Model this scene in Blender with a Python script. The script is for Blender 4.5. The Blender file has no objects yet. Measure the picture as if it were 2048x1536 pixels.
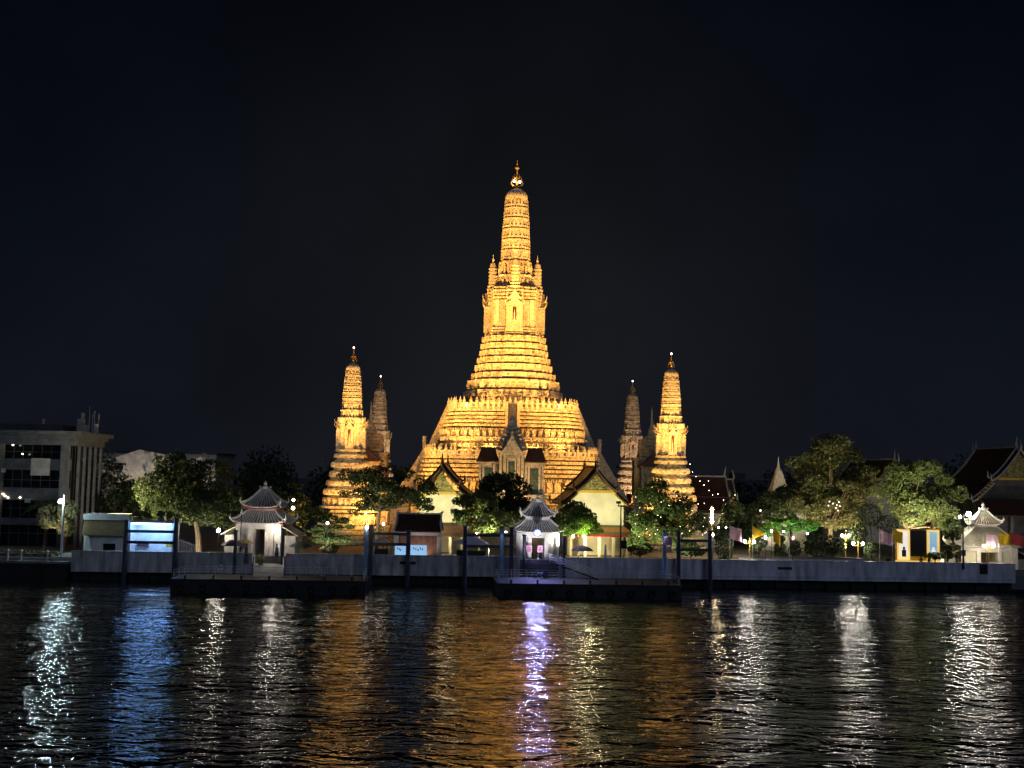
import bpy, math, random
import numpy as np
from mathutils import Vector, Matrix

S = bpy.context.scene
COL = S.collection
R = math.radians
# ------------------------------------------------------------------ camera
F_PX, PITCH, ROLL, CAM_Z = 2250.0, math.atan(188 / 2250.0), R(1.1), 16.5
cd = bpy.data.cameras.new("Camera")
cam = bpy.data.objects.new("Camera", cd)
COL.objects.link(cam)
cd.sensor_width = 36.0
cd.lens = 36.0 * F_PX / 2048.0
cd.clip_start, cd.clip_end = 0.5, 6000
cam.matrix_world = (Matrix.Translation((0, 0, CAM_Z)) @ Matrix.Rotation(R(90) + PITCH, 4, 'X')
                    @ Matrix.Rotation(ROLL, 4, 'Z'))
S.camera = cam
# ------------------------------------------------------------------ night sky
W = bpy.data.worlds.new("World")
S.world = W
W.use_nodes = True
nt = W.node_tree
bg = nt.nodes["Background"]
tc = nt.nodes.new("ShaderNodeTexCoord")
sep = nt.nodes.new("ShaderNodeSeparateXYZ")
nt.links.new(tc.outputs["Generated"], sep.inputs[0])
rp = nt.nodes.new("ShaderNodeValToRGB")
nt.links.new(sep.outputs["Z"], rp.inputs[0])
e = rp.color_ramp.elements
e[0].position, e[0].color = 0.0, (0.0052, 0.0068, 0.0118, 1)
e[1].position, e[1].color = 0.45, (0.0008, 0.0016, 0.0040, 1)
m_ = e.new(0.2); m_.color = (0.0028, 0.0042, 0.0082, 1)
dt = nt.nodes.new("ShaderNodeVectorMath"); dt.operation = 'DOT_PRODUCT'
dt.inputs[1].default_value = Vector((0.0, 1.0, 0.12)).normalized()
nt.links.new(tc.outputs["Generated"], dt.inputs[0])
pw = nt.nodes.new("ShaderNodeMath"); pw.operation = 'POWER'; pw.inputs[1].default_value = 26
nt.links.new(dt.outputs["Value"], pw.inputs[0])
mx = nt.nodes.new("ShaderNodeMix"); mx.data_type = 'RGBA'; mx.blend_type = 'ADD'
mx.inputs[7].default_value = (0.0046, 0.0036, 0.0016, 1)
nt.links.new(pw.outputs[0], mx.inputs[0]); nt.links.new(rp.outputs[0], mx.inputs[6])
ns = nt.nodes.new("ShaderNodeTexNoise"); ns.inputs["Scale"].default_value = 5; ns.inputs["Detail"].default_value = 5
nt.links.new(tc.outputs["Generated"], ns.inputs["Vector"])
nm = nt.nodes.new("ShaderNodeMapRange"); nm.inputs[1].default_value = .3; nm.inputs[2].default_value = .7; nm.inputs[3].default_value = .78; nm.inputs[4].default_value = 1.22
nt.links.new(ns.outputs[0], nm.inputs[0])
sk = nt.nodes.new("ShaderNodeVectorMath"); sk.operation = 'SCALE'
nt.links.new(mx.outputs[2], sk.inputs[0]); nt.links.new(nm.outputs[0], sk.inputs["Scale"])
nt.links.new(sk.outputs[0], bg.inputs[0])
bg.inputs[1].default_value = 1.0
# faint bluish glow of the city on the near bank (the only sun lamp)
sl = bpy.data.lights.new("night_sun", 'SUN'); sl.energy = 0.21; sl.angle = R(25); sl.color = (0.56, 0.68, 1.0)
so = bpy.data.objects.new("night_sun", sl); COL.objects.link(so)
so.rotation_euler = Vector((-0.25, 1.0, -0.42)).to_track_quat('-Z', 'Y').to_euler()
vs = S.view_settings
vs.view_transform = 'Standard'; vs.look = 'None'; vs.exposure = 0; vs.gamma = 1; vs.use_curve_mapping = False
S.cycles.use_denoising = True
S.cycles.max_bounces = 6; S.cycles.diffuse_bounces = 2; S.cycles.glossy_bounces = 3
S.cycles.sample_clamp_indirect = 4.0
S.cycles.caustics_reflective = False; S.cycles.caustics_refractive = False

# ------------------------------------------------------------------ helpers
CR, SR, CP, SP = math.cos(ROLL), math.sin(ROLL), math.cos(PITCH), math.sin(PITCH)
def ray(px, py):
    u, v = px - 1024.0, 768.0 - py
    a, b = u * CR - v * SR, u * SR + v * CR
    return Vector((a, F_PX * CP - b * SP, F_PX * SP + b * CP))
def at(px, py, Y):
    d = ray(px, py); return Vector((0, 0, CAM_Z)) + d * (Y / d.y)
def atz(px, py, z):
    d = ray(px, py); return Vector((0, 0, CAM_Z)) + d * ((z - CAM_Z) / d.z)

def tag(o, label=None, cat=None, group=None, kind=None):
    if label: o["label"] = label
    if cat: o["category"] = cat
    if group: o["group"] = group
    if kind: o["kind"] = kind
    return o
def thing(name, label, cat, loc=(0, 0, 0), rz=0.0, group=None):
    o = bpy.data.objects.new(name, None); COL.objects.link(o)
    o.location = loc; o.rotation_euler = (0, 0, rz); o.empty_display_size = 0.3
    return tag(o, label, cat, group)
def kids(o): return [c for c in COL.objects if c.parent == o]
def dup(o, loc=None, rz=None, label=None, parent=None):
    c = o.copy(); COL.objects.link(c)
    if parent: c.parent = parent
    if loc is not None: c.location = loc
    if rz is not None: c.rotation_euler = (0, 0, rz)
    if label: c["label"] = label
    for ch in kids(o): dup(ch, parent=c)
    return c

class MB:
    def __init__(s): s.v = []; s.f = []
    def quad(s, *p):
        n = len(s.v); s.v += [tuple(q) for q in p]; s.f.append(tuple(range(n, n + len(p)))); return s
    def hexa(s, p):
        n = len(s.v); s.v += [tuple(q) for q in p]
        for f in ((0, 3, 2, 1), (4, 5, 6, 7), (0, 1, 5, 4), (1, 2, 6, 5), (2, 3, 7, 6), (3, 0, 4, 7)):
            s.f.append(tuple(n + i for i in f))
        return s
    def box(s, x0, x1, y0, y1, z0, z1):
        return s.hexa([(x0, y0, z0), (x1, y0, z0), (x1, y1, z0), (x0, y1, z0), (x0, y0, z1), (x1, y0, z1), (x1, y1, z1), (x0, y1, z1)])
    def obox(s, c, n, w, d, z0, z1, k=1.0):
        """box centred at c (x,y), outward normal n, width w, depth d, taper k at the top"""
        nx, ny = n; tx, ty = -ny, nx
        def q(a, b, z): return (c[0] + tx * a + nx * b, c[1] + ty * a + ny * b, z)
        h, g = w / 2, d / 2
        return s.hexa([q(h, g, z0), q(-h, g, z0), q(-h, -g, z0), q(h, -g, z0), q(h * k, g * k, z1), q(-h * k, g * k, z1), q(-h * k, -g * k, z1), q(h * k, -g * k, z1)])
    def bar(s, p, q, w, h=None):
        p, q = Vector(p), Vector(q); h = h or w
        d = (q - p).normalized()
        up = Vector((0, 0, 1)) if abs(d.z) < .95 else Vector((0, 1, 0))
        a = d.cross(up).normalized() * (w / 2); b = a.cross(d).normalized() * (h / 2)
        return s.hexa([p - a - b, p + a - b, p + a + b, p - a + b, q - a - b, q + a - b, q + a + b, q - a + b])
    def tube(s, pts, rs, n=6, cap=True):
        pts = [Vector(p) for p in pts]
        if not isinstance(rs, (list, tuple)): rs = [rs] * len(pts)
        rings = []
        ref = None
        for i, p in enumerate(pts):
            d = (pts[min(i + 1, len(pts) - 1)] - pts[max(i - 1, 0)]).normalized()
            if ref is None: ref = Vector((0, 0, 1)) if abs(d.z) < .9 else Vector((1, 0, 0))
            a = d.cross(ref)
            if a.length < 1e-4: a = d.orthogonal()
            a.normalize(); b = a.cross(d).normalized(); ref = b.cross(a) * 0 + b
            a2 = b.cross(d).normalized()
            st = len(s.v)
            for k in range(n):
                t = 2 * math.pi * k / n
                s.v.append(tuple(p + (a2 * math.cos(t) + b * math.sin(t)) * rs[i]))
            rings.append(st)
        for i in range(len(rings) - 1):
            for k in range(n):
                s.f.append((rings[i] + k, rings[i] + (k + 1) % n, rings[i + 1] + (k + 1) % n, rings[i + 1] + k))
        if cap:
            s.f.append(tuple(rings[0] + k for k in range(n))[::-1]); s.f.append(tuple(rings[-1] + k for k in range(n)))
        return s
    def lathe(s, prof, n=16, c=(0, 0), cap=True):
        st0 = len(s.v)
        for r, z in prof:
            for k in range(n):
                t = 2 * math.pi * (k + .5) / n
                s.v.append((c[0] + r * math.cos(t), c[1] + r * math.sin(t), z))
        for i in range(len(prof) - 1):
            for k in range(n):
                a = st0 + i * n
                s.f.append((a + k, a + (k + 1) % n, a + n + (k + 1) % n, a + n + k))
        if cap:
            s.f.append(tuple(st0 + k for k in range(n))[::-1])
            s.f.append(tuple(st0 + (len(prof) - 1) * n + k for k in range(n)))
        return s
    def loft(s, plan, prof, c=(0, 0), cap=True):
        """plan: list of unit (x,y); prof: list of (z, half width)"""
        n = len(plan); st = len(s.v)
        for z, a in prof:
            for x, y in plan: s.v.append((c[0] + x * a, c[1] + y * a, z))
        for i in range(len(prof) - 1):
            for k in range(n):
                o = st + i * n
                s.f.append((o + k, o + (k + 1) % n, o + n + (k + 1) % n, o + n + k))
        if cap:
            s.f.append(tuple(st + (len(prof) - 1) * n + k for k in range(n)))
        return s
    def build(s, name, mat, parent=None, smooth=False, loc=None, mat2=None, split=0):
        me = bpy.data.meshes.new(name); me.from_pydata(s.v, [], s.f); me.update()
        if smooth: me.polygons.foreach_set("use_smooth", [True] * len(me.polygons))
        o = bpy.data.objects.new(name, me); COL.objects.link(o)
        me.materials.append(mat)
        if mat2:
            me.materials.append(mat2)
            me.polygons.foreach_set('material_index', [0] * split + [1] * (len(me.polygons) - split))
        if parent: o.parent = parent
        if loc is not None: o.location = loc
        return o

def redent(*steps):
    """unit plan of a square with stepped-in corners; steps = (x, y) along the +y side from the middle to the diagonal"""
    q = list(steps)
    q8 = q + [(y, x) for x, y in reversed(q)]            # first quadrant from +y to +x
    pts = []
    cur = q8[::-1]                                        # +x towards +y  (ccw)
    for r in range(4):
        for x, y in cur:
            for _ in range(r): x, y = -y, x
            pts.append((x, y))
    out = []
    for p in pts:
        if not out or (abs(p[0] - out[-1][0]) + abs(p[1] - out[-1][1])) > 1e-6: out.append(p)
    return out
def along(plan, a, gap, minlen=0.3, c=(0, 0)):
    n = len(plan)
    for i in range(n):
        x0, y0 = plan[i]; x1, y1 = plan[(i + 1) % n]
        dx, dy = (x1 - x0) * a, (y1 - y0) * a
        L = math.hypot(dx, dy)
        if L < minlen: continue
        k = max(1, int(L / gap))
        nx, ny = dy / L, -dx / L
        for j in range(k):
            t = (j + .5) / k
            yield (c[0] + x0 * a + dx * t, c[1] + y0 * a + dy * t), (nx, ny), L / k

# ------------------------------------------------------------------ materials
def _new(name):
    m = bpy.data.materials.new(name); m.use_nodes = True
    return m, m.node_tree, m.node_tree.nodes["Principled BSDF"]
def pmat(name, col, rough=.75, var=.3, scale=1.5, bump=0.0, metal=0.0, col2=None, stretch=None, spec=.4):
    m, t, b = _new(name)
    geo = t.nodes.new("ShaderNodeNewGeometry")
    vec = geo.outputs["Position"]
    if stretch:
        mp = t.nodes.new("ShaderNodeMapping"); mp.inputs["Scale"].default_value = stretch
        t.links.new(vec, mp.inputs[0]); vec = mp.outputs[0]
    n1 = t.nodes.new("ShaderNodeTexNoise"); n1.inputs["Scale"].default_value = scale; n1.inputs["Detail"].default_value = 6
    t.links.new(vec, n1.inputs["Vector"])
    r = t.nodes.new("ShaderNodeValToRGB")
    c2 = col2 or tuple(x * (1 - var) for x in col)
    c1 = col if col2 else tuple(min(1, x * (1 + var * .5)) for x in col)
    r.color_ramp.elements[0].position, r.color_ramp.elements[1].position = .33, .67
    r.color_ramp.elements[0].color = (*c2, 1); r.color_ramp.elements[1].color = (*c1, 1)
    t.links.new(n1.outputs[0], r.inputs[0]); t.links.new(r.outputs[0], b.inputs["Base Color"])
    b.inputs["Roughness"].default_value = rough; b.inputs["Metallic"].default_value = metal
    b.inputs["Specular IOR Level"].default_value = spec
    if bump:
        n2 = t.nodes.new("ShaderNodeTexNoise"); n2.inputs["Scale"].default_value = scale * 4; n2.inputs["Detail"].default_value = 4
        t.links.new(vec, n2.inputs["Vector"])
        bp = t.nodes.new("ShaderNodeBump"); bp.inputs["Distance"].default_value = bump; bp.inputs["Strength"].default_value = .8
        t.links.new(n2.outputs[0], bp.inputs["Height"]); t.links.new(bp.outputs[0], b.inputs["Normal"])
    return m
def mosaic(name, cols, scale=2.6, bump=.12, rough=.5):
    """porcelain-mosaic stucco: cells of differing colour with rounded relief"""
    m, t, b = _new(name)
    geo = t.nodes.new("ShaderNodeNewGeometry")
    v = t.nodes.new("ShaderNodeTexVoronoi"); v.inputs["Scale"].default_value = scale
    t.links.new(geo.outputs["Position"], v.inputs["Vector"])
    hs = t.nodes.new("ShaderNodeSeparateColor"); t.links.new(v.outputs["Color"], hs.inputs[0])
    r = t.nodes.new("ShaderNodeValToRGB"); r.color_ramp.interpolation = 'CONSTANT'
    el = r.color_ramp.elements
    while len(el) < len(cols): el.new(0.5)
    for i, (p, c) in enumerate(cols): el[i].position = p; el[i].color = (*c, 1)
    t.links.new(hs.outputs[0], r.inputs[0])
    n1 = t.nodes.new("ShaderNodeTexNoise"); n1.inputs["Scale"].default_value = .45; n1.inputs["Detail"].default_value = 5
    t.links.new(geo.outputs["Position"], n1.inputs["Vector"])
    mr = t.nodes.new("ShaderNodeMapRange"); mr.inputs[1].default_value = .3; mr.inputs[2].default_value = .7
    mr.inputs[3].default_value = .72; mr.inputs[4].default_value = 1.1
    t.links.new(n1.outputs[0], mr.inputs[0])
    mm = t.nodes.new("ShaderNodeMix"); mm.data_type = 'RGBA'; mm.blend_type = 'MULTIPLY'; mm.inputs[0].default_value = 1
    cc = t.nodes.new("ShaderNodeCombineColor")
    for i in range(3): t.links.new(mr.outputs[0], cc.inputs[i])
    t.links.new(r.outputs[0], mm.inputs[6]); t.links.new(cc.outputs[0], mm.inputs[7])
    t.links.new(mm.outputs[2], b.inputs["Base Color"])
    bp = t.nodes.new("ShaderNodeBump"); bp.inputs["Distance"].default_value = bump; bp.inputs["Strength"].default_value = 1; bp.invert = True
    t.links.new(v.outputs["Distance"], bp.inputs["Height"]); t.links.new(bp.outputs[0], b.inputs["Normal"])
    b.inputs["Roughness"].default_value = rough
    return m
def translucent(m, t, b, colsock, k):
    tr = t.nodes.new("ShaderNodeBsdfTranslucent"); t.links.new(colsock, tr.inputs[0])
    ms = t.nodes.new("ShaderNodeMixShader"); ms.inputs[0].default_value = k
    out = t.nodes["Material Output"]
    t.links.new(b.outputs[0], ms.inputs[1]); t.links.new(tr.outputs[0], ms.inputs[2]); t.links.new(ms.outputs[0], out.inputs[0])
    return m
def clothmat(name, col):
    m = pmat(name, col, .75, .2, 2)
    t = m.node_tree; b = t.nodes["Principled BSDF"]
    return translucent(m, t, b, b.inputs["Base Color"].links[0].from_socket, .3)
def leafmat(name, a, b_, rough=.55):
    m, t, b = _new(name)
    g = t.nodes.new("ShaderNodeNewGeometry")
    r = t.nodes.new("ShaderNodeValToRGB")
    r.color_ramp.elements[0].color = (*a, 1); r.color_ramp.elements[1].color = (*b_, 1)
    t.links.new(g.outputs["Random Per Island"], r.inputs[0]); t.links.new(r.outputs[0], b.inputs["Base Color"])
    b.inputs["Roughness"].default_value = rough
    return translucent(m, t, b, r.outputs[0], .38)
def emat(name, col, st):
    m, t, b = _new(name)
    b.inputs["Base Color"].default_value = (.8, .8, .8, 1)
    b.inputs["Emission Color"].default_value = (*col, 1); b.inputs["Emission Strength"].default_value = st
    return m

M = {}
M['stucco'] = mosaic('stucco', [(0, (.80, .70, .50)), (.55, (.70, .56, .36)), (.80, (.52, .36, .19)), (.92, (.32, .32, .18)), (.965, (.40, .16, .08))], 2.6, .10)
M['stucco_fine'] = mosaic('stucco_fine', [(0, (.80, .70, .52)), (.6, (.70, .57, .38)), (.86, (.52, .38, .21)), (.95, (.32, .33, .2))], 4.0, .06)
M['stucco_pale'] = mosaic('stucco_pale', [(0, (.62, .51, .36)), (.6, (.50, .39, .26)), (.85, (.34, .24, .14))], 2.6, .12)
M['dome'] = pmat('dome', (.55, .50, .40), .5, .35, 1.2, .05)
M['groove'] = pmat('groove', (.16, .11, .07), .8, .4, 1.5, .05)  # dark brown for balustrade recess shade and the portico's dark strips
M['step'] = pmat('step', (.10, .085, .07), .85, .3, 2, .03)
M['gilt'] = pmat('gilt', (.75, .48, .12), .35, .25, 3, .02, metal=.6)
M['redniche'] = pmat('redniche', (.16, .035, .02), .7, .3, 2)
M['statue'] = pmat('statue', (.72, .66, .55), .5, .2, 3)
M['greendoor'] = mosaic('greendoor', [(0, (.035, .085, .07)), (.6, (.06, .12, .10)), (.85, (.16, .18, .10))], 5, .04)
M['cream'] = pmat('cream', (.72, .68, .48), .8, .16, .5, .02)
M['white'] = pmat('white', (.70, .69, .66), .7, .22, .7, .01)
M['plaster'] = pmat('plaster', (.58, .54, .48), .8, .28, .9, .02)
M['riverbluelit'] = pmat('riverbluelit', (.76, .76, .86), .8, .38, .9, .01, stretch=(1.3, 1.3, .28))  # blue lamp light on the right wall is put into this paler, bluer colour
M['riverdim'] = pmat('riverdim', (.56, .56, .55), .85, .5, .9, .015, stretch=(1.3, 1.3, .28))  # greyer copy for the wall stretches that get less light
M['tide'] = pmat('tide', (.022, .023, .022), .8, .5, .7, .03)  # near-black tidal concrete, including the shade under the wall's overhang
M['concrete'] = pmat('concrete', (.18, .18, .18), .85, .3, .8, .02)
M['greyband'] = pmat('greyband', (.14, .145, .15), .85, .4, .8, .02)
M['darkconcrete'] = pmat('darkconcrete', (.09, .09, .09), .85, .35, .6, .02)
M['pave'] = pmat('pave', (.24, .22, .19), .85, .3, .5, .02)
M['grass'] = pmat('grass', (.05, .07, .025), .9, .5, 1.5, .05)
M['tile'] = pmat('tile', (.085, .05, .033), .5, .35, 1.2, .05)
M['tilegreen'] = pmat('tilegreen', (.10, .12, .05), .5, .35, 2.5, .03)
M['tileorange'] = pmat('tileorange', (.42, .19, .045), .5, .3, 2.5, .03)
M['tilered'] = pmat('tilered', (.075, .036, .025), .55, .3, 1.5, .03)
M['greytile'] = pmat('greytile', (.17, .17, .175), .6, .4, 2, .03)
M['greyrib'] = pmat('greyrib', (.50, .49, .46), .7, .3, 2)
M['browntile'] = pmat('browntile', (.16, .075, .05), .6, .35, 2, .03)
M['paleroof'] = pmat('paleroof', (.36, .34, .24), .7, .25, 1.2, .02)
M['red'] = pmat('red', (.36, .045, .035), .6, .3, 2)
M['steel'] = pmat('steel', (.055, .065, .085), .5, .35, 1.2, .005, metal=.2)
M['bluepaint'] = pmat('bluepaint', (.22, .38, .62), .5, .2, 1.2)
M['rail'] = pmat('rail', (.74, .76, .76), .4, .2, 2)
M['hull'] = pmat('hull', (.018, .019, .022), .6, .5, .7)
M['deck'] = pmat('deck', (.022, .022, .024), .7, .35, .8)
M['black'] = pmat('black', (.012, .012, .013), .6, .3, 2)
M['glassdark'] = pmat('glassdark', (.010, .012, .016), .12, .4, .3)
M['bark'] = pmat('bark', (.11, .08, .055), .9, .35, 2, .05)
M['barkpale'] = pmat('barkpale', (.30, .21, .14), .9, .3, 2, .05)
M['leaf'] = leafmat('leaf', (.035, .06, .018), (.085, .115, .035))
M['leafdark'] = leafmat('leafdark', (.018, .032, .012), (.045, .065, .022))
M['leaflime'] = leafmat('leaflime', (.07, .13, .02), (.15, .23, .04))
M['leafolive'] = leafmat('leafolive', (.055, .062, .018), (.12, .115, .04))
M['leafbright'] = leafmat('leafbright', (.07, .095, .025), (.15, .17, .06))
M['leafpale'] = leafmat('leafpale', (.13, .13, .05), (.24, .21, .11))
M['purple'] = pmat('purple', (.055, .035, .10), .7, .25, 2)
M['canvasgreen'] = pmat('canvasgreen', (.03, .06, .045), .8, .25, 2)
M['canvasbrown'] = pmat('canvasbrown', (.22, .16, .07), .8, .25, 2)
M['tent'] = pmat('tent', (.62, .62, .60), .8, .15, 1)
M['yellow'] = clothmat('yellow', (.80, .52, .03))
M['pink'] = clothmat('pink', (.66, .42, .52))
M['flagred'] = clothmat('flagred', (.55, .08, .08))
M['maroon'] = clothmat('maroon', (.14, .05, .08))
M['gold'] = pmat('gold', (.62, .42, .06), .6, .2, 3, .01)
M['pediment'] = mosaic('pediment', [(0, (.40, .30, .06)), (.45, (.20, .19, .05)), (.7, (.10, .12, .04)), (.88, (.5, .42, .2))], 3.4, .12)
M['skin'] = pmat('skin', (.32, .20, .14), .6, .1, 3)
M['cloth'] = pmat('cloth', (.03, .032, .04), .8, .3, 3)
M['clothred'] = pmat('clothred', (.16, .03, .03), .8, .3, 3)
M['terracotta'] = pmat('terracotta', (.42, .27, .15), .8, .25, 3)
M['scooter'] = pmat('scooter', (.05, .10, .45), .35, .2, 3)
M['signpink'] = pmat('signpink', (.75, .40, .62), .6, .12, 2)
M['boardblue'] = emat('boardblue', (.32, .62, 1.0), .75)
M['glowwhite'] = emat('glowwhite', (1.0, .93, .80), .8)
M['portrait'] = emat('portrait', (.25, .62, .80), .55)
M['portraitgold'] = emat('portraitgold', (1.0, .66, .14), .75)
M['lamp'] = emat('lamp', (1.0, .92, .80), 320)
M['lampdim'] = emat('lampdim', (1.0, .90, .74), 60)
M['lampsoft'] = emat('lampsoft', (1.0, .90, .76), 200)
M['lampwarm'] = emat('lampwarm', (1.0, .78, .42), 230)
M['lampcold'] = emat('lampcold', (.66, .93, 1.0), 560)
M['lampblue'] = emat('lampblue', (.30, .32, 1.0), 1700)
M['stripblue'] = emat('stripblue', (.17, .42, 1.0), 85)
M['lampsmall'] = emat('lampsmall', (1.0, .85, .6), 14)
M['lamppink'] = emat('lamppink', (1.0, .75, .80), 10)
M['blossom'] = emat('blossom', (1.0, .52, .72), 1.1)

def light(name, kind, loc, energy, col, size=.3, aim=None, cone=60, blend=.8, parent=None):
    l = bpy.data.lights.new(name, kind); l.energy = energy; l.color = col
    l.shadow_soft_size = size
    o = bpy.data.objects.new(name, l); COL.objects.link(o); o.location = loc
    if kind == 'SPOT':
        l.spot_size = R(cone); l.spot_blend = blend
        o.rotation_euler = (Vector(aim) - Vector(loc)).to_track_quat('-Z', 'Y').to_euler()
    if parent: o.parent = parent
    return o
G = 3.5     # ground level of the temple bank above the river

# ------------------------------------------------------------------ water
def make_water():
    m, t, b = _new('water')
    geo = t.nodes.new("ShaderNodeNewGeometry")
    def noise(scale, detail, stretch, rough=.5, dist=.0):
        mp = t.nodes.new("ShaderNodeMapping"); mp.inputs["Scale"].default_value = stretch
        mp.inputs["Rotation"].default_value = (0, 0, R(9))
        t.links.new(geo.outputs["Position"], mp.inputs[0])
        n = t.nodes.new("ShaderNodeTexNoise"); n.inputs["Scale"].default_value = scale
        n.inputs["Detail"].default_value = detail; n.inputs["Roughness"].default_value = rough
        n.inputs["Distortion"].default_value = dist
        t.links.new(mp.outputs[0], n.inputs["Vector"]); return n.outputs[0]
    n1 = noise(.36, 3.0, (.5, 1.0, 1), .55, .8)
    n2 = noise(.95, 3.0, (.55, 1.0, 1), .55, .8)
    n3 = noise(.10, 1.0, (.5, 1.0, 1))
    n4 = noise(3.6, 2.0, (.5, 1.0, 1), .55, .3)
    n5 = noise(.035, 1.0, (.6, 1.0, 1))
    def mul(s, k):
        q = t.nodes.new("ShaderNodeMath"); q.operation = 'MULTIPLY'; q.inputs[1].default_value = k; t.links.new(s, q.inputs[0]); return q.outputs[0]
    def add(a, c):
        q = t.nodes.new("ShaderNodeMath"); q.operation = 'ADD'; t.links.new(a, q.inputs[0]); t.links.new(c, q.inputs[1]); return q.outputs[0]
    mr = t.nodes.new("ShaderNodeMapRange"); mr.inputs[1].default_value = .35; mr.inputs[2].default_value = .65
    mr.inputs[3].default_value = .55; mr.inputs[4].default_value = 1.25          # calmer and rougher patches
    t.links.new(n5, mr.inputs[0])
    fine = t.nodes.new("ShaderNodeMath"); fine.operation = 'MULTIPLY'
    t.links.new(add(mul(n2, .20), mul(n4, .022)), fine.inputs[0]); t.links.new(mr.outputs[0], fine.inputs[1])
    h = add(add(mul(n1, .40), mul(n3, .6)), fine.outputs[0])
    bp = t.nodes.new("ShaderNodeBump"); bp.inputs["Strength"].default_value = 1; bp.inputs["Distance"].default_value = 1
    t.links.new(h, bp.inputs["Height"]); t.links.new(bp.outputs[0], b.inputs["Normal"])
    b.inputs["Base Color"].default_value = (.006, .007, .007, 1)
    b.inputs["Roughness"].default_value = .06; b.inputs["IOR"].default_value = 1.6
    mb = MB(); mb.quad((-420, -60, 0), (420, -60, 0), (420, 185, 0), (-420, 185, 0))
    return tag(mb.build('water', m), kind='structure')
make_water()
mb = MB(); mb.quad((-1500, 181, G - .05), (1500, 181, G - .05), (1500, 3500, G - .05), (-1500, 3500, G - .05))
tag(mb.build('ground', M['pave']), kind='structure')

# ------------------------------------------------------------------ river wall
WT = 4.5
WA = atz(143, 1101, WT); WB = atz(2032, 1127, WT)
def wallpt(px, z=None, off=0.0):
    """point on the river wall's front face under picture column px, off metres in front of it"""
    d = ray(px, 1110); n = (WB - WA); n = Vector((n.y, -n.x, 0)).normalized()   # towards the river
    k = (WA.x * n.x + WA.y * n.y + off) / (d.x * n.x + d.y * n.y)
    p = d * k; return Vector((p.x, p.y, WT if z is None else z))
WN = Vector(((WB - WA).y, -(WB - WA).x, 0)).normalized()
WD = (WB - WA); WD.z = 0; WD.normalize(); WANG = math.atan2(WD.y, WD.x)
def wseg(mb, p0, p1, z0, z1, t0, t1):
    """slab along the wall, from t0 to t1 metres in front of its face"""
    a, b = Vector((p0.x, p0.y, 0)), Vector((p1.x, p1.y, 0))
    A0, A1, B0, B1 = a + WN * t0, a + WN * t1, b + WN * t0, b + WN * t1
    mb.hexa([(A1.x, A1.y, z0), (B1.x, B1.y, z0), (B0.x, B0.y, z0), (A0.x, A0.y, z0), (A1.x, A1.y, z1), (B1.x, B1.y, z1), (B0.x, B0.y, z1), (A0.x, A0.y, z1)])
def river_wall(px0, px1, mat, label, ledge):
    w = thing('river_wall', label, 'wall', wallpt(px0, 0))
    inv = -w.location
    p0, p1 = wallpt(px0), wallpt(px1)
    def B(fn, name, mt):
        m = MB(); fn(m); m.v = [tuple(Vector(v) + inv) for v in m.v]; return m.build(name, mt, w)
    def face(m):
        wseg(m, p0, p1, 1.45, WT - .16, -.45, 0)
        L = (p1 - p0).length; k = int(L / 5.2)
        for i in range(1, k):
            q = p0.lerp(p1, i / k); wseg(m, q - WD * .11, q + WD * .11, 1.5, WT - .17, -.02, .035)
        wseg(m, p0, p1, 1.40, 1.58, -.46, .03)
    B(face, 'wall_face', mat)
    B(lambda m: wseg(m, p0, p1, WT - .155, WT, -.55, .1), 'coping', mat)
    if ledge: B(lambda m: wseg(m, p0, p1, 1.9, 2.12, .004, .14), 'ledge', mat)
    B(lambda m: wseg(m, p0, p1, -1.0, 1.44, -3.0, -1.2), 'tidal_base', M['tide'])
    def piles(m):
        L = (p1 - p0).length; k = max(2, int(L / 4))
        for i in range(k):
            c = p0.lerp(p1, (i + .5) / k) - WN * .7
            m.box(c.x - .2, c.x + .2, c.y - .2, c.y + .2, -1, 1.44)
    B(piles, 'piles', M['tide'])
    return w, inv
wl, wi = river_wall(143, 505, M['riverdim'], 'long grey river wall left of the gangway, tidal base coloured dark for the shade under the overhang', False)
wm, wi2 = river_wall(572, 1040, M['riverdim'], 'grey river wall between the two landing gates, with a dark drain opening', False)
wr, wi3 = river_wall(1118, 2030, M['riverbluelit'], 'pale river wall on the right, blue light mixed into its colour, with a ledge and a dark drain slot', True)
for (w, inv, pxa, pxb, z0, z1) in ((wr, wi3, 1556, 1584, 3.05, 3.45), (wm, wi2, 800, 832, 3.1, 3.55), (wr, wi3, 1959, 1975, 2.75, WT + .02)):
    m = MB(); wseg(m, wallpt(pxa), wallpt(pxb), z0, z1, -.02, .045); m.v = [tuple(Vector(v) + inv) for v in m.v]
    m.build('drain_opening', M['black'], w)
# promenade deck behind the wall
mb = MB()
a, b = wallpt(-200) , wallpt(2300)
mb.hexa([tuple((a - WN * .6).to_3d().xy) + (G - 1,), tuple((b - WN * .6).xy) + (G - 1,), (b.x, 190, G - 1), (a.x, 190, G - 1),
         tuple((a - WN * .6).xy) + (G,), tuple((b - WN * .6).xy) + (G,), (b.x, 190, G), (a.x, 190, G)])
tag(mb.build('promenade', M['pave']), kind='structure')

# ------------------------------------------------------------------ central tower
PLAN_T = redent((.50, 1), (.50, .95), (.68, .95), (.68, .90), (.80, .90), (.80, .84))
PLAN_B = redent((.30, 1), (.30, .91), (.52, .91), (.52, .82), (.70, .82), (.70, .74))
PLAN_N = redent((.30, 1), (.30, .86), (.55, .86), (.55, .80), (.78, .80), (.78, .78))
PLAN_S = redent((.32, 1), (.32, .94), (.58, .94), (.58, .84), (.72, .84), (.72, .74))

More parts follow.
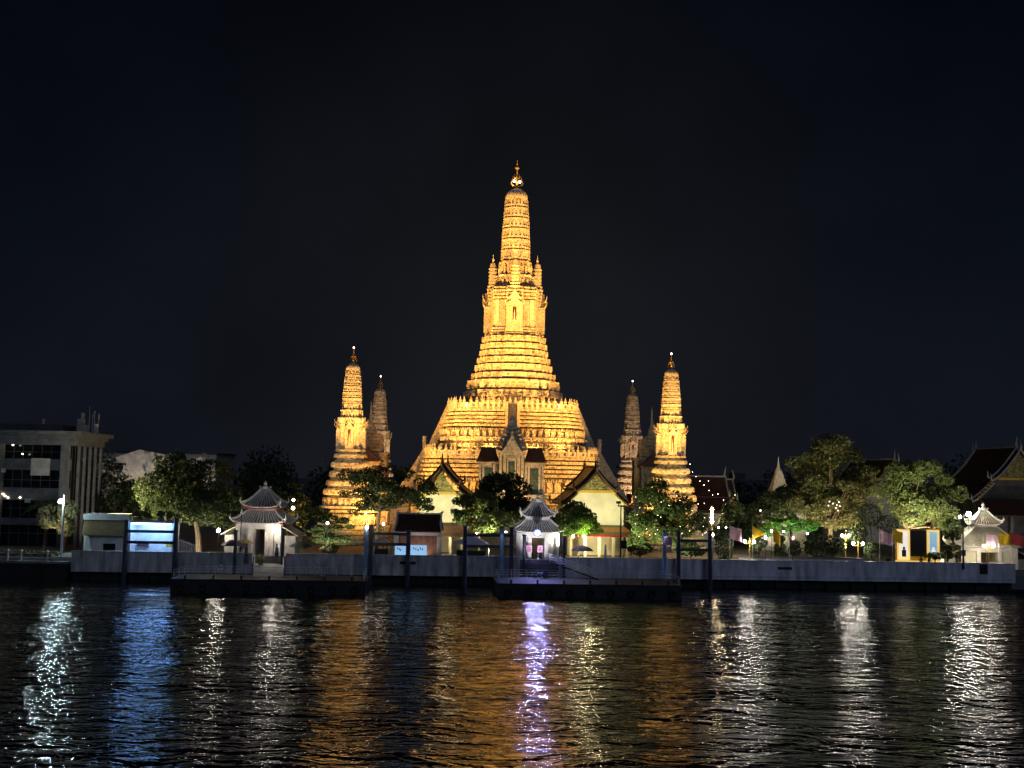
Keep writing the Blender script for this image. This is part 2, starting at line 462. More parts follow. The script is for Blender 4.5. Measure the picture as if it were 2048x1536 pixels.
def figures(mb, plan, a, z0, z1, gap, c=(0, 0)):
    """row of stocky supporters with raised arms, standing in front of a recess"""
    h = z1 - z0
    for p, n, w in along(plan, a, gap, .5, c):
        w = min(w, gap)
        mb.obox(p, n, w * .62, w * .45, z0, z0 + h * .42, .72)
        mb.obox(p, n, w * .46, w * .40, z0 + h * .40, z0 + h * .74, 1.15)
        mb.obox(p, n, w * .26, w * .30, z0 + h * .74, z1, .6)
        t = (-n[1], n[0])
        for s in (-1, 1):
            q0 = Vector((p[0] + t[0] * s * w * .25, p[1] + t[1] * s * w * .25, z0 + h * .66))
            q1 = Vector((p[0] + t[0] * s * w * .42, p[1] + t[1] * s * w * .42, z1))
            mb.bar(q0, q1, w * .14)
def teeth(mb, plan, a, z0, z1, gap, d=.14, k=.7, c=(0, 0)):
    for p, n, w in along(plan, a, gap, .25, c):
        mb.obox(p, n, w * .62, d * 2, z0, z1, k)
def courses(mb, plan, z0, z1, a0, a1, n, over=.40, gap=.62, c=(0, 0), groove=.38, tooth=True):
    """n projecting courses with shadowed grooves between"""
    prof = []
    for i in range(n):
        t0, t1 = i / n, (i + 1) / n
        za, zb = z0 + (z1 - z0) * t0, z0 + (z1 - z0) * t1
        a = a0 + (a1 - a0) * (i + .5) / n; h = zb - za
        prof += [(za, a - over * 2), (za + h * groove, a - over * 2), (za + h * groove, a - .06), (za + h * (groove + .12), a), (zb - h * .05, a + .06), (zb, a + .06)]
        if tooth and a > .8: teeth(mb, plan, a + .02, za + h * (groove + .10), zb - h * (.16 + .1 * (i % 2)), gap * (1.0, 1.45, .8)[i % 3], .12 + .03 * gap * (a > 8) * 4, c=c)
    mb.loft(plan, prof, c)
    return mb
def balustrade(mb, plan, a, z0, h, gap):
    prof = [(z0, a - .25), (z0, a), (z0 + h * .56, a), (z0 + h * .56, a - .25)]
    mb.loft(plan, prof, cap=False)
    mb.loft(plan, [(z0 + h * .56, a - .26), (z0 + h * .56, a + .05), (z0 + h * .66, a + .05), (z0 + h * .66, a - .26)], cap=False)
def posts(plan, a, z0, h, gap):
    pl = []; m2 = MB()
    for p, n, w in along(plan, a - .1, gap, .8):
        pl.append((p, n))
        q = (p[0] + -n[1] * w * .5, p[1] + n[0] * w * .5)
        m2.obox((q[0] + n[0] * .13, q[1] + n[1] * .13), n, .42, .05, z0 + h * .18, z0 + h * .5)  # flat dark panels, recess shade is in their colour
    return pl, m2

def finial(parent, z, h, glow, mat='gilt'):
    """trident finial: stem, two rings of curved prongs, crown"""
    m = MB()
    m.lathe([(.09 * h * .5, 0), (.05 * h, .1 * h), (.035 * h, .45 * h), (.02 * h, .75 * h), (.012 * h, h)], 8)
    for zz, rr in ((.08, .055), (.5, .035), (.84, .03)):
        m.lathe([(.02 * h, zz * h), (rr * h, (zz + .025) * h), (.02 * h, (zz + .05) * h)], 8)
    for zz, rad, ln in ((.10, .20, .22), (.24, .15, .20), (.38, .09, .14)):
        for k in range(4):
            t = math.pi / 2 * k
            cx, cy = math.cos(t), math.sin(t)
            pts = [(cx * rad * h * q, cy * rad * h * q, (zz + ln * s) * h) for q, s in ((.15, 0), (.75, .18), (1, .5), (.82, 1))]
            m.tube(pts, [.028 * h, .03 * h, .024 * h, .006 * h], 5)
    if h > 4: m.lathe([(.02 * h, .68 * h), (.09 * h, .73 * h), (.07 * h, .77 * h), (.02 * h, .80 * h)], 10)
    o = m.build('finial', M[mat], parent, loc=(0, 0, z))
    for (dx, dz, r) in glow:
        lm = MB(); lm.lathe([(.02, -r), (r * .7, -r * .7), (r, 0), (r * .7, r * .7), (.02, r)], 8)
        lm.build('beacon_light', M['lamppink'], o, loc=(dx, -.12, dz))
    return o

def spire(parent, z0, z1, a0, a1, tiers, c=(0, 0), mat='stucco_fine', domeh=.13, name='spire'):
    H = z1 - z0; zd = z1 - H * domeh
    m = MB(); prof = []
    def aw(t): return a0 + (a1 - a0) * (t ** 1.7)
    for i in range(tiers):
        za, zb = z0 + (zd - z0) * i / tiers, z0 + (zd - z0) * (i + 1) / tiers
        a = aw(i / tiers); b = aw((i + 1) / tiers); h = zb - za; g = .17 * a0
        prof += [(za, a - g), (za + h * .16, a - g), (za + h * .16, a), (za + h * .30, a), (za + h * .30, a - g * .45), (za + h * .80, b - g * .45 + .02), (za + h * .80, b + .03), (zb, b + .03)]
        # niche row: little upright ribs
        if a0 > .9:
            for p, n, w in along(PLAN_S, a - g * .3, a0 * .24, a0 * .15, c):
                m.obox(p, n, w * .5, g * .6, za + h * .30, za + h * .78, .75)
    m.loft(PLAN_S, prof, c)
    o = m.build(name, M[mat], parent)
    d = MB(); b = a1; dp = []
    for i in range(9):
        t = i / 8; dp.append((zd + (z1 - zd) * t, b * 1.01 * (1 - (t * .985) ** 1.75) ** .62 + .02))
    d.loft(PLAN_S, dp, c); d.build('dome', M[mat], parent)
    return o

def porch(parent, rz, a, w, zb, zt, zo0, zo1, wo, dep=.9, mat='stucco_fine'):
    """porch on one face with a double gable over a niche that holds a statue"""
    fr = MB()
    y = -a
    fr.box(-w, -wo, y - dep, y + .3, zb, zo1); fr.box(wo, w, y - dep, y + .3, zb, zo1)
    fr.box(-wo, wo, y - dep, y + .3, zb, zo0); fr.box(-w, w, y - dep, y + .3, zo1, zo1 + (zt - zo1) * .12)
    for s in (-1, 1):
        for q in (.78, .45):
            fr.box(s * w * q - w * .1, s * w * q + w * .1, y - dep - .14, y - dep - .003, zb, zo1)
    o = fr.build('porch', M[mat], parent); o.rotation_euler = (0, 0, rz)
    g = MB(); zz = zo1 + (zt - zo1) * .12; H = zt - zz
    for k, (sw, z0, hh, dy) in enumerate(((1.1, zz, H * .62, .2), (.95, zz + H * .36, H * .64, .02))):
        n = len(g.v); W_ = w * sw
        pr = [(-W_, z0), (W_, z0), (W_ * .45, z0 + hh * .42), (0, z0 + hh), (-W_ * .45, z0 + hh * .42)]
        g.v += [(x, y - dep - dy, z) for x, z in pr] + [(x, y + .2, z) for x, z in pr]
        g.f.append((n, n + 1, n + 2, n + 3, n + 4))
        for i in range(5): g.f.append((n + i, n + 5 + i, n + 5 + (i + 1) % 5, n + (i + 1) % 5))
    p = g.build('pediment', M[mat], parent); p.rotation_euler = (0, 0, rz)
    hm = MB()
    for z0, sw in ((zz, 1.1), (zz + H * .36, .95)):
        for s in (-1, 1):
            x = s * w * sw
            hm.tube([(x * .96, y - dep - .1, z0), (x * 1.05, y - dep - .25, z0 + H * .12), (x * 1.0, y - dep - .5, z0 + H * .3), (x * 1.0, y - dep - .45, z0 + H * .46)], [.13 * w * .5, .11 * w * .5, .07 * w * .5, .015], 5)
    q = hm.build('horn', M[mat], p)
    nb = MB(); nb.box(-wo, wo, y - dep * .45, y - dep * .4, zo0, zo1)
    q = nb.build('niche', M['redniche'], o)
    st = MB(); h = (zo1 - zo0) * .8
    st.lathe([(wo * .62, 0), (wo * .5, h * .2), (wo * .36, h * .5), (wo * .45, h * .62), (wo * .18, h * .74), (wo * .24, h * .84), (wo * .05, h)], 10, (0, y - dep * .8))
    st.build('statue', M['statue'], o, smooth=True, loc=(0, 0, zo0))

CX, CY = 0.25, 248.0
ct = thing('temple_tower', 'giant gold floodlit temple tower with stepped terraces, tallest in the scene', 'tower', (CX, CY, 0))
m = MB()      # lower terrace
courses(m, PLAN_T, G, 8.0, 22.2, 21.4, 4)
m.loft(PLAN_T, [(8, 20.8), (8, 20.6), (11.0, 20.3), (11, 21)]); figures(m, PLAN_T, 20.75, 8.05, 10.95, 1.5)
courses(m, PLAN_T, 11.0, 13.5, 20.9, 20.3, 2)
m.loft(PLAN_T, [(13.5, 19.6), (16.4, 19.4), (16.4, 20)]); figures(m, PLAN_T, 19.7, 13.5, 16.35, 1.45)
courses(m, PLAN_T, 16.4, 20.9, 19.7, 18.5, 5)
m.build('lower_terrace', M['stucco'], ct)
m = MB()      # upper terrace
courses(m, PLAN_T, 20.95, 24.9, 16.3, 15.9, 3)
m.loft(PLAN_T, [(24.9, 15.0), (26.8, 14.9), (26.8, 15.6)]); figures(m, PLAN_T, 15.35, 24.9, 26.75, 1.25)
courses(m, PLAN_T, 26.8, 30.9, 15.3, 13.95, 5)
m.build('upper_terrace', M['stucco'], ct)
for a, z, h, gap in ((18.45, 20.9, 1.75, 1.4), (13.9, 30.9, 1.9, 1.15)):
    m = MB(); balustrade(m, PLAN_T, a, z, h, gap); nf = len(m.f)
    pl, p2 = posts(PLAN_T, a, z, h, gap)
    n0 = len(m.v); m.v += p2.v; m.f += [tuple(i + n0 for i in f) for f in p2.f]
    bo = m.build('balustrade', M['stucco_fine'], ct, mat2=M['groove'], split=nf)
    rest = MB(); pm0 = None
    for p, n in pl:
        if n[1] < -.5 or abs(n[1]) < .5 and p[1] < 1:
            if pm0 is None:
                q = MB(); q.obox((0, 0), (0, -1), .52, .52, 0, h * .86, .95); q.obox((0, 0), (0, -1), .66, .66, h * .86, h * .93); q.obox((0, 0), (0, -1), .46, .46, h * .93, h * 1.02, .6); q.obox((0, 0), (0, -1), .3, .3, h * 1.02, h * 1.38, .12)
                pm0 = q.build('baluster_post', M['stucco_fine'], bo, loc=(p[0], p[1], z))
            else: dup(pm0, (p[0], p[1], z))
        else:
            rest.obox(p, n, .52, .52, z, z + h * .9, .95); rest.obox(p, n, .5, .5, z + h * .9, z + h * 1.15, .4)
    tag(rest.build('rear_baluster_posts', M['stucco_fine'], bo), kind='stuff')
m = MB()      # stepped base of the tower body
m.loft(PLAN_B, [(30.9, 10.0), (33.6, 9.9), (33.6, 10.2)]); figures(m, PLAN_B, 10.25, 30.95, 33.5, 1.5)
TI = [(33.7, 35.2, 10.76), (35.5, 37.5, 10.0), (37.75, 39.1, 9.15), (39.4, 41.0, 8.4), (41.25, 42.6, 7.95), (42.8, 44.2, 7.43), (44.45, 45.7, 7.22), (45.95, 47.3, 6.95)]
prof = []
for i, (z0, z1, a) in enumerate(TI):
    h = z1 - z0
    z0, z1, a = TI[i]; h = z1 - z0
    nxt = TI[i + 1][0] if i + 1 < len(TI) else z1 + .1
    prof += [(z0, a - .95), (z0, a - .1), (z0 + h * .3, a - .02), (z1 - h * .12, a + .08), (z1, a + .08), (z1, a - 1.2), (nxt + .12, a - 1.25)]
    if i + 1 < len(TI): TI[i + 1] = (nxt + .12, TI[i + 1][1], TI[i + 1][2])
    if i == 1: figures(m, PLAN_B, a + .02, z0 + .05, z1 - .5, 1.15)
    else: teeth(m, PLAN_B, a + .02, z0 + h * .25, z1 - h * .2, .6, .12)
m.loft(PLAN_B, prof)
m.build('stepped_base', M['stucco'], ct)
m = MB()      # niche storey
courses(m, PLAN_N, 47.3, 49.2, 6.5, 6.05, 3, .2, .5)
m.loft(PLAN_N, [(49.2, 5.75), (55.3, 5.55), (55.3, 5.8)])
for p, n, w in along(PLAN_N, 5.68, .75, .8):
    m.obox(p, n, w * .62, .3, 49.2, 55.3, .96)
courses(m, PLAN_N, 55.3, 57.5, 5.8, 6.05, 3, .3, .5)
m.build('niche_storey', M['stucco_fine'], ct)
m = MB()      # figure tiers
courses(m, PLAN_N, 57.5, 58.2, 5.8, 5.6, 1, .25, .5)
m.loft(PLAN_N, [(58.2, 3.9), (60.7, 3.7), (60.7, 4.3), (61.1, 4.3), (61.1, 3.3), (63.8, 3.1), (63.8, 3.7), (64.3, 3.6)])
figures(m, PLAN_N, 4.15, 58.2, 60.7, .95); figures(m, PLAN_N, 3.6, 61.1, 63.8, .95)
m.build('figure_tier', M['stucco'], ct)
for k in range(4):
    porch(ct, k * math.pi / 2, 5.6, 1.75, 48.6, 57.4, 50.6, 53.6, .42, 1.0)
    t = k * math.pi / 2 - math.pi / 2
    c = (4.95 * math.cos(t), 4.95 * math.sin(t))
    mt = MB(); courses(mt, PLAN_S, 57.6, 59.0, 1.3, 1.0, 2, .15, .3, c, tooth=False); 
    mt.loft(PLAN_S, [(59, .9), (63.0, .78), (64.0, .55), (64.5, .12), (64.9, .24), (65.3, .06), (66.2, .02)], c)
    for zz in (59.6, 60.4, 61.2, 62.0, 62.7): mt.loft(PLAN_S, [(zz, .8), (zz, .95), (zz + .18, .95), (zz + .18, .8)], c, cap=False)
    mt.build('small_turret', M['stucco_fine'], ct)
spire(ct, 64.4, 81.25, 3.25, 2.45, 6, domeh=.14)
finial(ct, 81.0, 6.7, ((-.62, 1.9, .3), (.62, 1.75, .3)))
for k in range(4):    # stairs on the four sides, with sloping parapets
    rz = k * math.pi / 2
    for (zt, r0, zb, sl, hw, nm) in ((21.5, 19.4, G, .60, 1.5, 0), (31.5, 14.4, 21.0, .43, .95, 1)):
        r1 = r0 + (zt - zb) * sl
        pm = MB()
        for s in (-1, 1):
            x0, x1 = s * hw, s * (hw + .55)
            x0, x1 = min(x0, x1), max(x0, x1)
            P = [(-(r0 - 1.2), zb), (-r1, zb), (-r1, zb + 1.0), (-r0, zt + .9), (-(r0 - 1.2), zt + .9)]
            n = len(pm.v)
            pm.v += [(x0, y, z) for y, z in P] + [(x1, y, z) for y, z in P]
            pm.f.append((n, n + 1, n + 2, n + 3, n + 4)); pm.f.append(tuple(n + 5 + i for i in range(5))[::-1])
            for i in range(5): pm.f.append((n + i, n + 5 + i, n + 5 + (i + 1) % 5, n + (i + 1) % 5))
        o = pm.build('stair_parapet', M['stucco_fine'], ct); o.rotation_euler = (0, 0, rz)
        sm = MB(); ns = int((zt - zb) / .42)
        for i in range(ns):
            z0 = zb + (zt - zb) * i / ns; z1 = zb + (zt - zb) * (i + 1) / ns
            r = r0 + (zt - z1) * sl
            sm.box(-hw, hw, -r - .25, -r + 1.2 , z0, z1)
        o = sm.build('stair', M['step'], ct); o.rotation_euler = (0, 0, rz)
        if nm == 1:
            for s in (-1, 1):
                gp = MB(); gp.obox((s * (hw + .3), -r1 - .3), (0, -1), .7, .7, 20.9, 24.2, .9); gp.obox((s * (hw + .3), -r1 - .3), (0, -1), .9, .9, 24.2, 24.5); gp.obox((s * (hw + .3), -r1 - .3), (0, -1), .5, .6, 24.5, 25.3, 1.3)
                o = gp.build('stair_post', M['stucco_fine'], ct); o.rotation_euler = (0, 0, rz)

# ------------------------------------------------------------------ four corner towers
def corner_tower(x, y, label, mat, matf):
    t = thing('corner_tower', label, 'tower', (x, y, 0), group='four small towers at the corners')
    PL = PLAN_S
    m = MB()
    for z0, z1, a in ((G, 5.2, 6.6), (5.3, 7.0, 6.2)): courses(m, PL, z0, z1, a, a - .2, 2, .3, .5)
    m.loft(PL, [(7, 5.3), (9.2, 5.1), (9.2, 5.6)]); figures(m, PL, 5.5, 7, 9.15, .95)
    courses(m, PL, 9.2, 10.6, 5.5, 5.3, 2, .3, .5)
    m.loft(PL, [(10.6, 4.7), (12.2, 4.5), (12.2, 5)]); figures(m, PL, 4.85, 10.6, 12.15, .8)
    for z0, z1, a in ((12.2, 13.9, 4.75), (14.0, 15.5, 4.3), (15.6, 17.2, 3.75), (17.5, 19.0, 3.5), (19.4, 20.6, 3.0), (20.7, 21.5, 2.75)):
        h = z1 - z0
        m.loft(PL, [(z0, a - .5), (z0 + h * .22, a - .5), (z0 + h * .3, a), (z1 - h * .18, a + .03), (z1, a - .2), (z1, a - .6), (z1 + .4, a - .7)])
        teeth(m, PL, a + .02, z0 + h * .34, z1 - h * .25, .45, .1)
    m.build('stepped_base', M[mat], t)
    m = MB()
    m.loft(PLAN_N, [(21.3, 2.45), (21.8, 2.45), (21.8, 2.2), (26.4, 2.12), (26.4, 2.3), (26.8, 2.4), (27.4, 2.45), (27.6, 2.2)])
    for p, n, w in along(PLAN_N, 2.18, .42, .3): m.obox(p, n, w * .6, .16, 21.8, 26.3)
    m.build('niche_storey', M[matf], t)
    for k in range(4): porch(t, k * math.pi / 2, 2.25, .80, 21.5, 27.6, 22.0, 25.2, .34, .42, matf)
    m = MB()
    m.loft(PLAN_N, [(27.6, 1.95), (28.7, 1.85), (28.7, 2.15), (28.95, 2.15), (28.95, 1.75), (30.0, 1.7), (30.0, 1.95), (30.2, 1.9)])
    figures(m, PLAN_N, 2.05, 27.6, 28.7, .5); figures(m, PLAN_N, 1.85, 28.95, 30.0, .5)
    m.build('figure_tier', M[mat], t)
    spire(t, 30.1, 38.2, 1.86, 1.32, 6, mat=matf, domeh=.16)
    finial(t, 38.0, 3.3, ((0, 3.1, .17),))
    return t
corner_tower(-30.8, 217, 'bright gold corner tower left of the great tower, nearer of that pair', 'stucco', 'stucco_fine')
corner_tower(30.8, 217, 'bright gold corner tower right of the great tower, nearer of that pair', 'stucco', 'stucco_fine')
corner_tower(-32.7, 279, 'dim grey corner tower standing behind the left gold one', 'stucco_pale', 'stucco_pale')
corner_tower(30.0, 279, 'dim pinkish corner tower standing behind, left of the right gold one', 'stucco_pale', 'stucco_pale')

# ------------------------------------------------------------------ mondops (spired porticoes between the corner towers)
def concave_roof(mb, hx, hy, z0, z1, tx, ty, c=(0, 0), sag=1.6, up=.0, n=10, k=6, th=.12):
    """hipped roof, concave slopes, upturned corners; closed underneath"""
    st = len(mb.v); per = []
    def pt(side, s, t):
        ax, ay = hx + (tx - hx) * t, hy + (ty - hy) * t
        z = z0 + (z1 - z0) * (t ** sag) + up * (abs(s) ** 4) * (1 - t) ** 2
        ex = 1 + .03 * (abs(s) ** 6) * (1 - t)
        if side == 0: return (c[0] + s * ax * ex, c[1] - ay * ex, z)
        if side == 1: return (c[0] + ax * ex, c[1] + s * ay * ex, z)
        if side == 2: return (c[0] - s * ax * ex, c[1] + ay * ex, z)
        return (c[0] - ax * ex, c[1] - s * ay * ex, z)
    for side in range(4):
        b = len(mb.v)
        for i in range(k + 1):
            for j in range(n + 1): mb.v.append(pt(side, -1 + 2 * j / n, i / k))
        for i in range(k):
            for j in range(n):
                o = b + i * (n + 1) + j; mb.f.append((o, o + 1, o + n + 2, o + n + 1))
        b2 = len(mb.v)
        for j in range(n + 1):
            p = pt(side, -1 + 2 * j / n, 0); mb.v.append((p[0], p[1], p[2] - th))
        for j in range(n): mb.f.append((b2 + j, b2 + j + 1, b + j + 1, b + j))
    mb.quad((c[0] - hx, c[1] - hy, z0 - th), (c[0] - hx, c[1] + hy, z0 - th), (c[0] + hx, c[1] + hy, z0 - th), (c[0] + hx, c[1] - hy, z0 - th))
    mb.quad((c[0] - tx, c[1] - ty, z1), (c[0] + tx, c[1] - ty, z1), (c[0] + tx, c[1] + ty, z1), (c[0] - tx, c[1] + ty, z1))
    return pt
def mondop(x, y, rz, label, mat):
    t = thing('spired_portico', label, 'portico', (x, y, 0), rz, 'spired porticoes between the corner towers')
    m = MB()
    SQ = [(-1, -1), (1, -1), (1, 1), (-1, 1)]
    for z0, z1, hx, hy in ((G, 6, 7.4, 5.4), (6.1, 9, 7.0, 5.0), (9.1, 11.4, 6.7, 4.8), (11.5, 13.4, 6.5, 4.6)):
        m.box(-hx, hx, -hy, hy, z0, z1 - .5); m.box(-hx - .2, hx + .2, -hy - .2, hy + .2, z1 - .496, z1)
    m.build('podium', M[mat], t)
    m = MB(); m.box(-2.4, 2.4, -4.0, 4.0, 13.42, 21.0)
    m.box(-6.2, -2.41, -2.9, 2.9, 13.42, 19.2); m.box(2.41, 6.2, -2.9, 2.9, 13.42, 19.2)
    for s in (-1, 1):
        for q, f, zt in ((2.1, -4.0, 20.9), (1.35, -4.0, 20.9), (2.75, -2.9, 19.1), (3.3, -2.9, 19.1), (5.35, -2.9, 19.1), (5.95, -2.9, 19.1)):
            m.box(s * q - .2, s * q + .2, f - .22, f - .003, 13.42, zt)
    m.box(-2.7, 2.7, -4.3, 4.3, 21.003, 21.5); m.box(-6.5, -2.72, -3.2, 3.2, 19.203, 19.55); m.box(2.72, 6.5, -3.2, 3.2, 19.203, 19.55)
    m.build('hall_walls', M[mat], t)
    iv = MB()
    for s_ in (-1, 1):
        for q, f, zt in ((.95, -4.0, 20.2), (1.72, -4.0, 20.6), (2.38, -4.0, 20.6), (2.72 + .3, -2.9, 18.7), (3.55, -2.9, 18.6), (5.12, -2.9, 18.6), (5.65, -2.9, 18.7)):
            iv.box(s_ * q - .09, s_ * q + .09, f - .06, f - .002, 13.6, zt)
    for z in (20.35, 20.62): iv.box(-2.2, 2.2, -4.05, -4.002, z, z + .09)
    iv.build('dark_strips', M['groove'], t)  # narrow dark strips along the portico walls
    d = MB(); d.box(-.62, .62, -4.12, -4.01, 13.5, 19.6); d.build('door', M['greendoor'], t)
    for s in (-1, 1):
        d = MB(); d.box(s * 4.35 - .75, s * 4.35 + .75, -3.02, -2.91, 13.6, 18.4); d.build('door', M['greendoor'], t)
        r = MB(); concave_roof(r, 2.15, 3.4, 19.56, 22.3, 1.3, .25, (s * 4.5, 0), 1.35, .25); r.build('wing_roof', M['browntile'], t)
    g = MB(); n = 0
    for sw, z0, hh, y0 in ((1.9, 21.5, 3.2, -4.35), (1.35, 22.2, 3.4, -4.1)):
        n = len(g.v); pr = [(-sw, z0), (sw, z0), (sw * .42, z0 + hh * .5), (0, z0 + hh), (-sw * .42, z0 + hh * .5)]
        g.v += [(a, y0, z) for a, z in pr] + [(a, 3, z) for a, z in pr]; g.f.append(tuple(range(n, n + 5)))
        for i in range(5): g.f.append((n + i, n + 5 + i, n + 5 + (i + 1) % 5, n + (i + 1) % 5))
    g.build('pediment', M[mat], t)
    sp = MB(); courses(sp, PLAN_B, 21.5, 26.2, 2.9, 1.25, 6, .3, .4)
    for i in range(5):
        z = 21.9 + i * .8; a = 2.85 - i * .28
        for p, n_, w in along(PLAN_B, a, .6, .3): sp.obox(p, n_, .3, .3, z, z + .8, .15)
    sp.loft(PLAN_S, [(26.2, 1.1), (27.2, .75), (27.6, .8), (28.4, .4), (30.0, .2), (32.8, .04)])
    sp.build('spire', M[mat], t)
    return t
mondop(.2, 217, 0, 'ornate spired portico with green doors in front of the great tower', 'stucco_fine')
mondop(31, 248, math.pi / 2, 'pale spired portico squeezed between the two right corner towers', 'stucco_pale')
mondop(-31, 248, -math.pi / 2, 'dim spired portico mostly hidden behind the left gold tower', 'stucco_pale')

# ------------------------------------------------------------------ Thai halls with gabled roofs
def thai_hall(x, y, rz, label, hw, L, zr, ze, zw, wallmat='cream', roofmat='tile', awning=None, tiers=2, skirt=True, ridgefin=True, name='temple_hall', win=0, zbase=G):
    """gable faces local -Y; ridge along Y; hw = half width at the eave, zr ridge, ze eave, zw bottom of the pediment"""
    t = thing(name, label, 'temple hall', (x, y, 0), rz)
    ww = hw * .80
    m = MB(); m.box(-ww, ww, .8, L - .8, zbase, ze + .6)
    # gable wall above the eave
    n = len(m.v); kz = zw
    xw = ww * max(.1, (zr - kz) / (zr - ze)) * .9
    m.hexa([(-ww, .8, ze + .603), (ww, .8, ze + .603), (ww, L - .8, ze + .603), (-ww, L - .8, ze + .603), (-xw, .8, kz), (xw, .8, kz), (xw, L - .8, kz), (-xw, L - .8, kz)])
    w = m.build('wall', M[wallmat], t)
    if win:
        for s in range(win):
            yy = 1.6 + (L - 3.2) * (s + .5) / win
            for sd in (-1, 1):
                d = MB(); d.box(min(sd * ww, sd * (ww + .06)), max(sd * ww, sd * (ww + .06)), yy - .6, yy + .6, zbase + 1.2, ze - .6)
                d.build('window', M['greendoor'], t)
    def slope(mb, y0, y1, zt, zb, half, x0=0.0, lift=0.0, th=.22):
        K = 7
        for s in (-1, 1):
            b = len(mb.v)
            for i in range(K + 1):
                q = i / K; xx = x0 + (half - x0) * q; zz = zt - (zt - zb) * (1 - (1 - q) ** 1.35) + lift
                mb.v += [(s * xx, y0, zz), (s * xx, y1, zz), (s * xx, y0, zz - th), (s * xx, y1, zz - th)]
            for i in range(K):
                o = b + i * 4; p = o + 4
                mb.f += [(o, o + 1, p + 1, p), (o + 2, p + 2, p + 3, o + 3), (o, p, p + 2, o + 2), (o + 1, o + 3, p + 3, p + 1)]
            o = b + K * 4; mb.f.append((o, o + 1, o + 3, o + 2))
    for k in range(tiers):
        r = MB()
        y0 = k * 1.5; up = k * .55
        zm = zr - (zr - ze) * .62
        slope(r, y0, L - y0, zr + up, zm + up, hw * .58)
        slope(r, y0 + .25, L - y0 - .25, zm + up - .35, ze + up * .6, hw, hw * .55)
        r.build('roof', M[roofmat], t)
        bb = MB()
        for yy in (y0 - .12, L - y0 + .12):
            for s in (-1, 1):
                pts = []
                for i in range(8):
                    q = i / 7; pts.append((s * hw * .60 * q, yy, zr + up - (zr - zm) * (1 - (1 - q) ** 1.35) + .12))
                bb.tube(pts, .17, 4)
                pts = [(s * (hw * .55 + hw * .47 * i / 5), yy + .2 * (1 if yy < 1 else -1), zm + up - .3 - (zm - ze) * (1 - (1 - i / 5) ** 1.35)) for i in range(6)]
                bb.tube(pts, .15, 4)
                for (fx, fz) in ((s * hw * .60, zm + up + .1), (s * hw * 1.02, ze + up * .6)):
                    bb.tube([(fx, yy, fz), (fx + s * .25, yy, fz + .3), (fx + s * .2, yy, fz + .9), (fx + s * .35, yy, fz + 1.4)], [.16, .15, .09, .02], 5)
            sg = -1 if yy < 1 else 1
            bb.tube([(0, yy, zr + up), (0, yy + sg * .25, zr + up + .5), (0, yy + sg * .1, zr + up + 1.2), (0, yy - sg * .15, zr + up + 2.2)], [.24, .2, .1, .02], 5)
        bb.tube([(0, y0, zr + up + .1), (0, L - y0, zr + up + .1)], .16, 5)
        bb.build('bargeboard', M['tile' if wallmat == 'cream' else 'greyrib'], t)
    # pediment (front)
    p = MB(); xp = hw * .58 * .80; zt = zr - .6
    n = len(p.v); pr = [(-hw * .50, kz), (hw * .50, kz), (hw * .2, kz + (zt - kz) * .5), (0, zt), (-hw * .2, kz + (zt - kz) * .5)]
    p.v += [(a, .35, z) for a, z in pr] + [(a, .8, z) for a, z in pr]; p.f.append(tuple(range(n, n + 5)))
    for i in range(5): p.f.append((n + i, n + 5 + i, n + 5 + (i + 1) % 5, n + (i + 1) % 5))
    p.build('pediment', M['pediment'], t)
    f = MB(); f.box(-hw * .54, hw * .54, .2, .78, kz - .5, kz - .004)
    for s in (-1, 1):
        for i in range(8):
            q0 = i / 8; xx = s * (hw * .50 + (hw * .42) * q0); zz = kz - .35 - (kz - ze) * q0 * .95
            f.box(min(xx, xx + s * hw * .06), max(xx, xx + s * hw * .06), .3, .76, zz - .42, zz)
    f.build('eave_bracket', M['gold'], t)
    if awning:
        za, zb, dp, mats = awning
        K = len(mats)
        for i, mt in enumerate(mats):
            a = MB(); q0, q1 = i / K, (i + 1) / K
            y0, y1 = .75 - dp * q0, .75 - dp * q1; z0, z1 = za + (zb - za) * q0, za + (zb - za) * q1
            W0, W1 = ww + 1.3 * q0, ww + 1.3 * q1
            a.hexa([(-W1, y1, z1 - .12), (W1, y1, z1 - .12), (W0, y0, z0 - .12), (-W0, y0, z0 - .12), (-W1, y1, z1), (W1, y1, z1), (W0, y0, z0), (-W0, y0, z0)])
            a.build('porch_roof', M[mt], t)
        for i in range(5):
            c = MB(); xx = -ww + 2 * ww * i / 4; c.box(xx - .22, xx + .22, .8 - dp + .4, .8 - dp + .84, zbase, zb - .14)
            c.build('porch_column', M[wallmat], t)
    return t
vr = at(1193, 935, 197)
thai_hall(vr.x, 195.5, R(5), 'cream temple hall with gold pediment and orange green porch roof, right', 6.1, 15, vr.z - .5, 12.2, at(1195, 980, 196).z, awning=(8.7, 6.95, 4.6, ['tilegreen', 'tileorange', 'tileorange', 'tilegreen', 'red']))
vl = at(885, 927, 197)
thai_hall(vl.x, 195.5, R(-1), 'cream temple hall with dark gold pediment behind the shrine roof, left', 4.9, 15, vl.z - .5, 13.2, at(885, 983, 196).z, awning=(8.6, 6.5, 4.6, ['tile', 'browntile', 'browntile', 'tile']))
# hall behind the right gold corner tower, ridge across the picture
h3 = at(1372, 945, 232)
thai_hall(h3.x + 9.5, 232, R(90), 'brown roofed hall hung with tiny lights beside the right gold tower', 7.5, 17, 17.0, 10.5, 13.5, 'plaster', 'tilered', tiers=2)
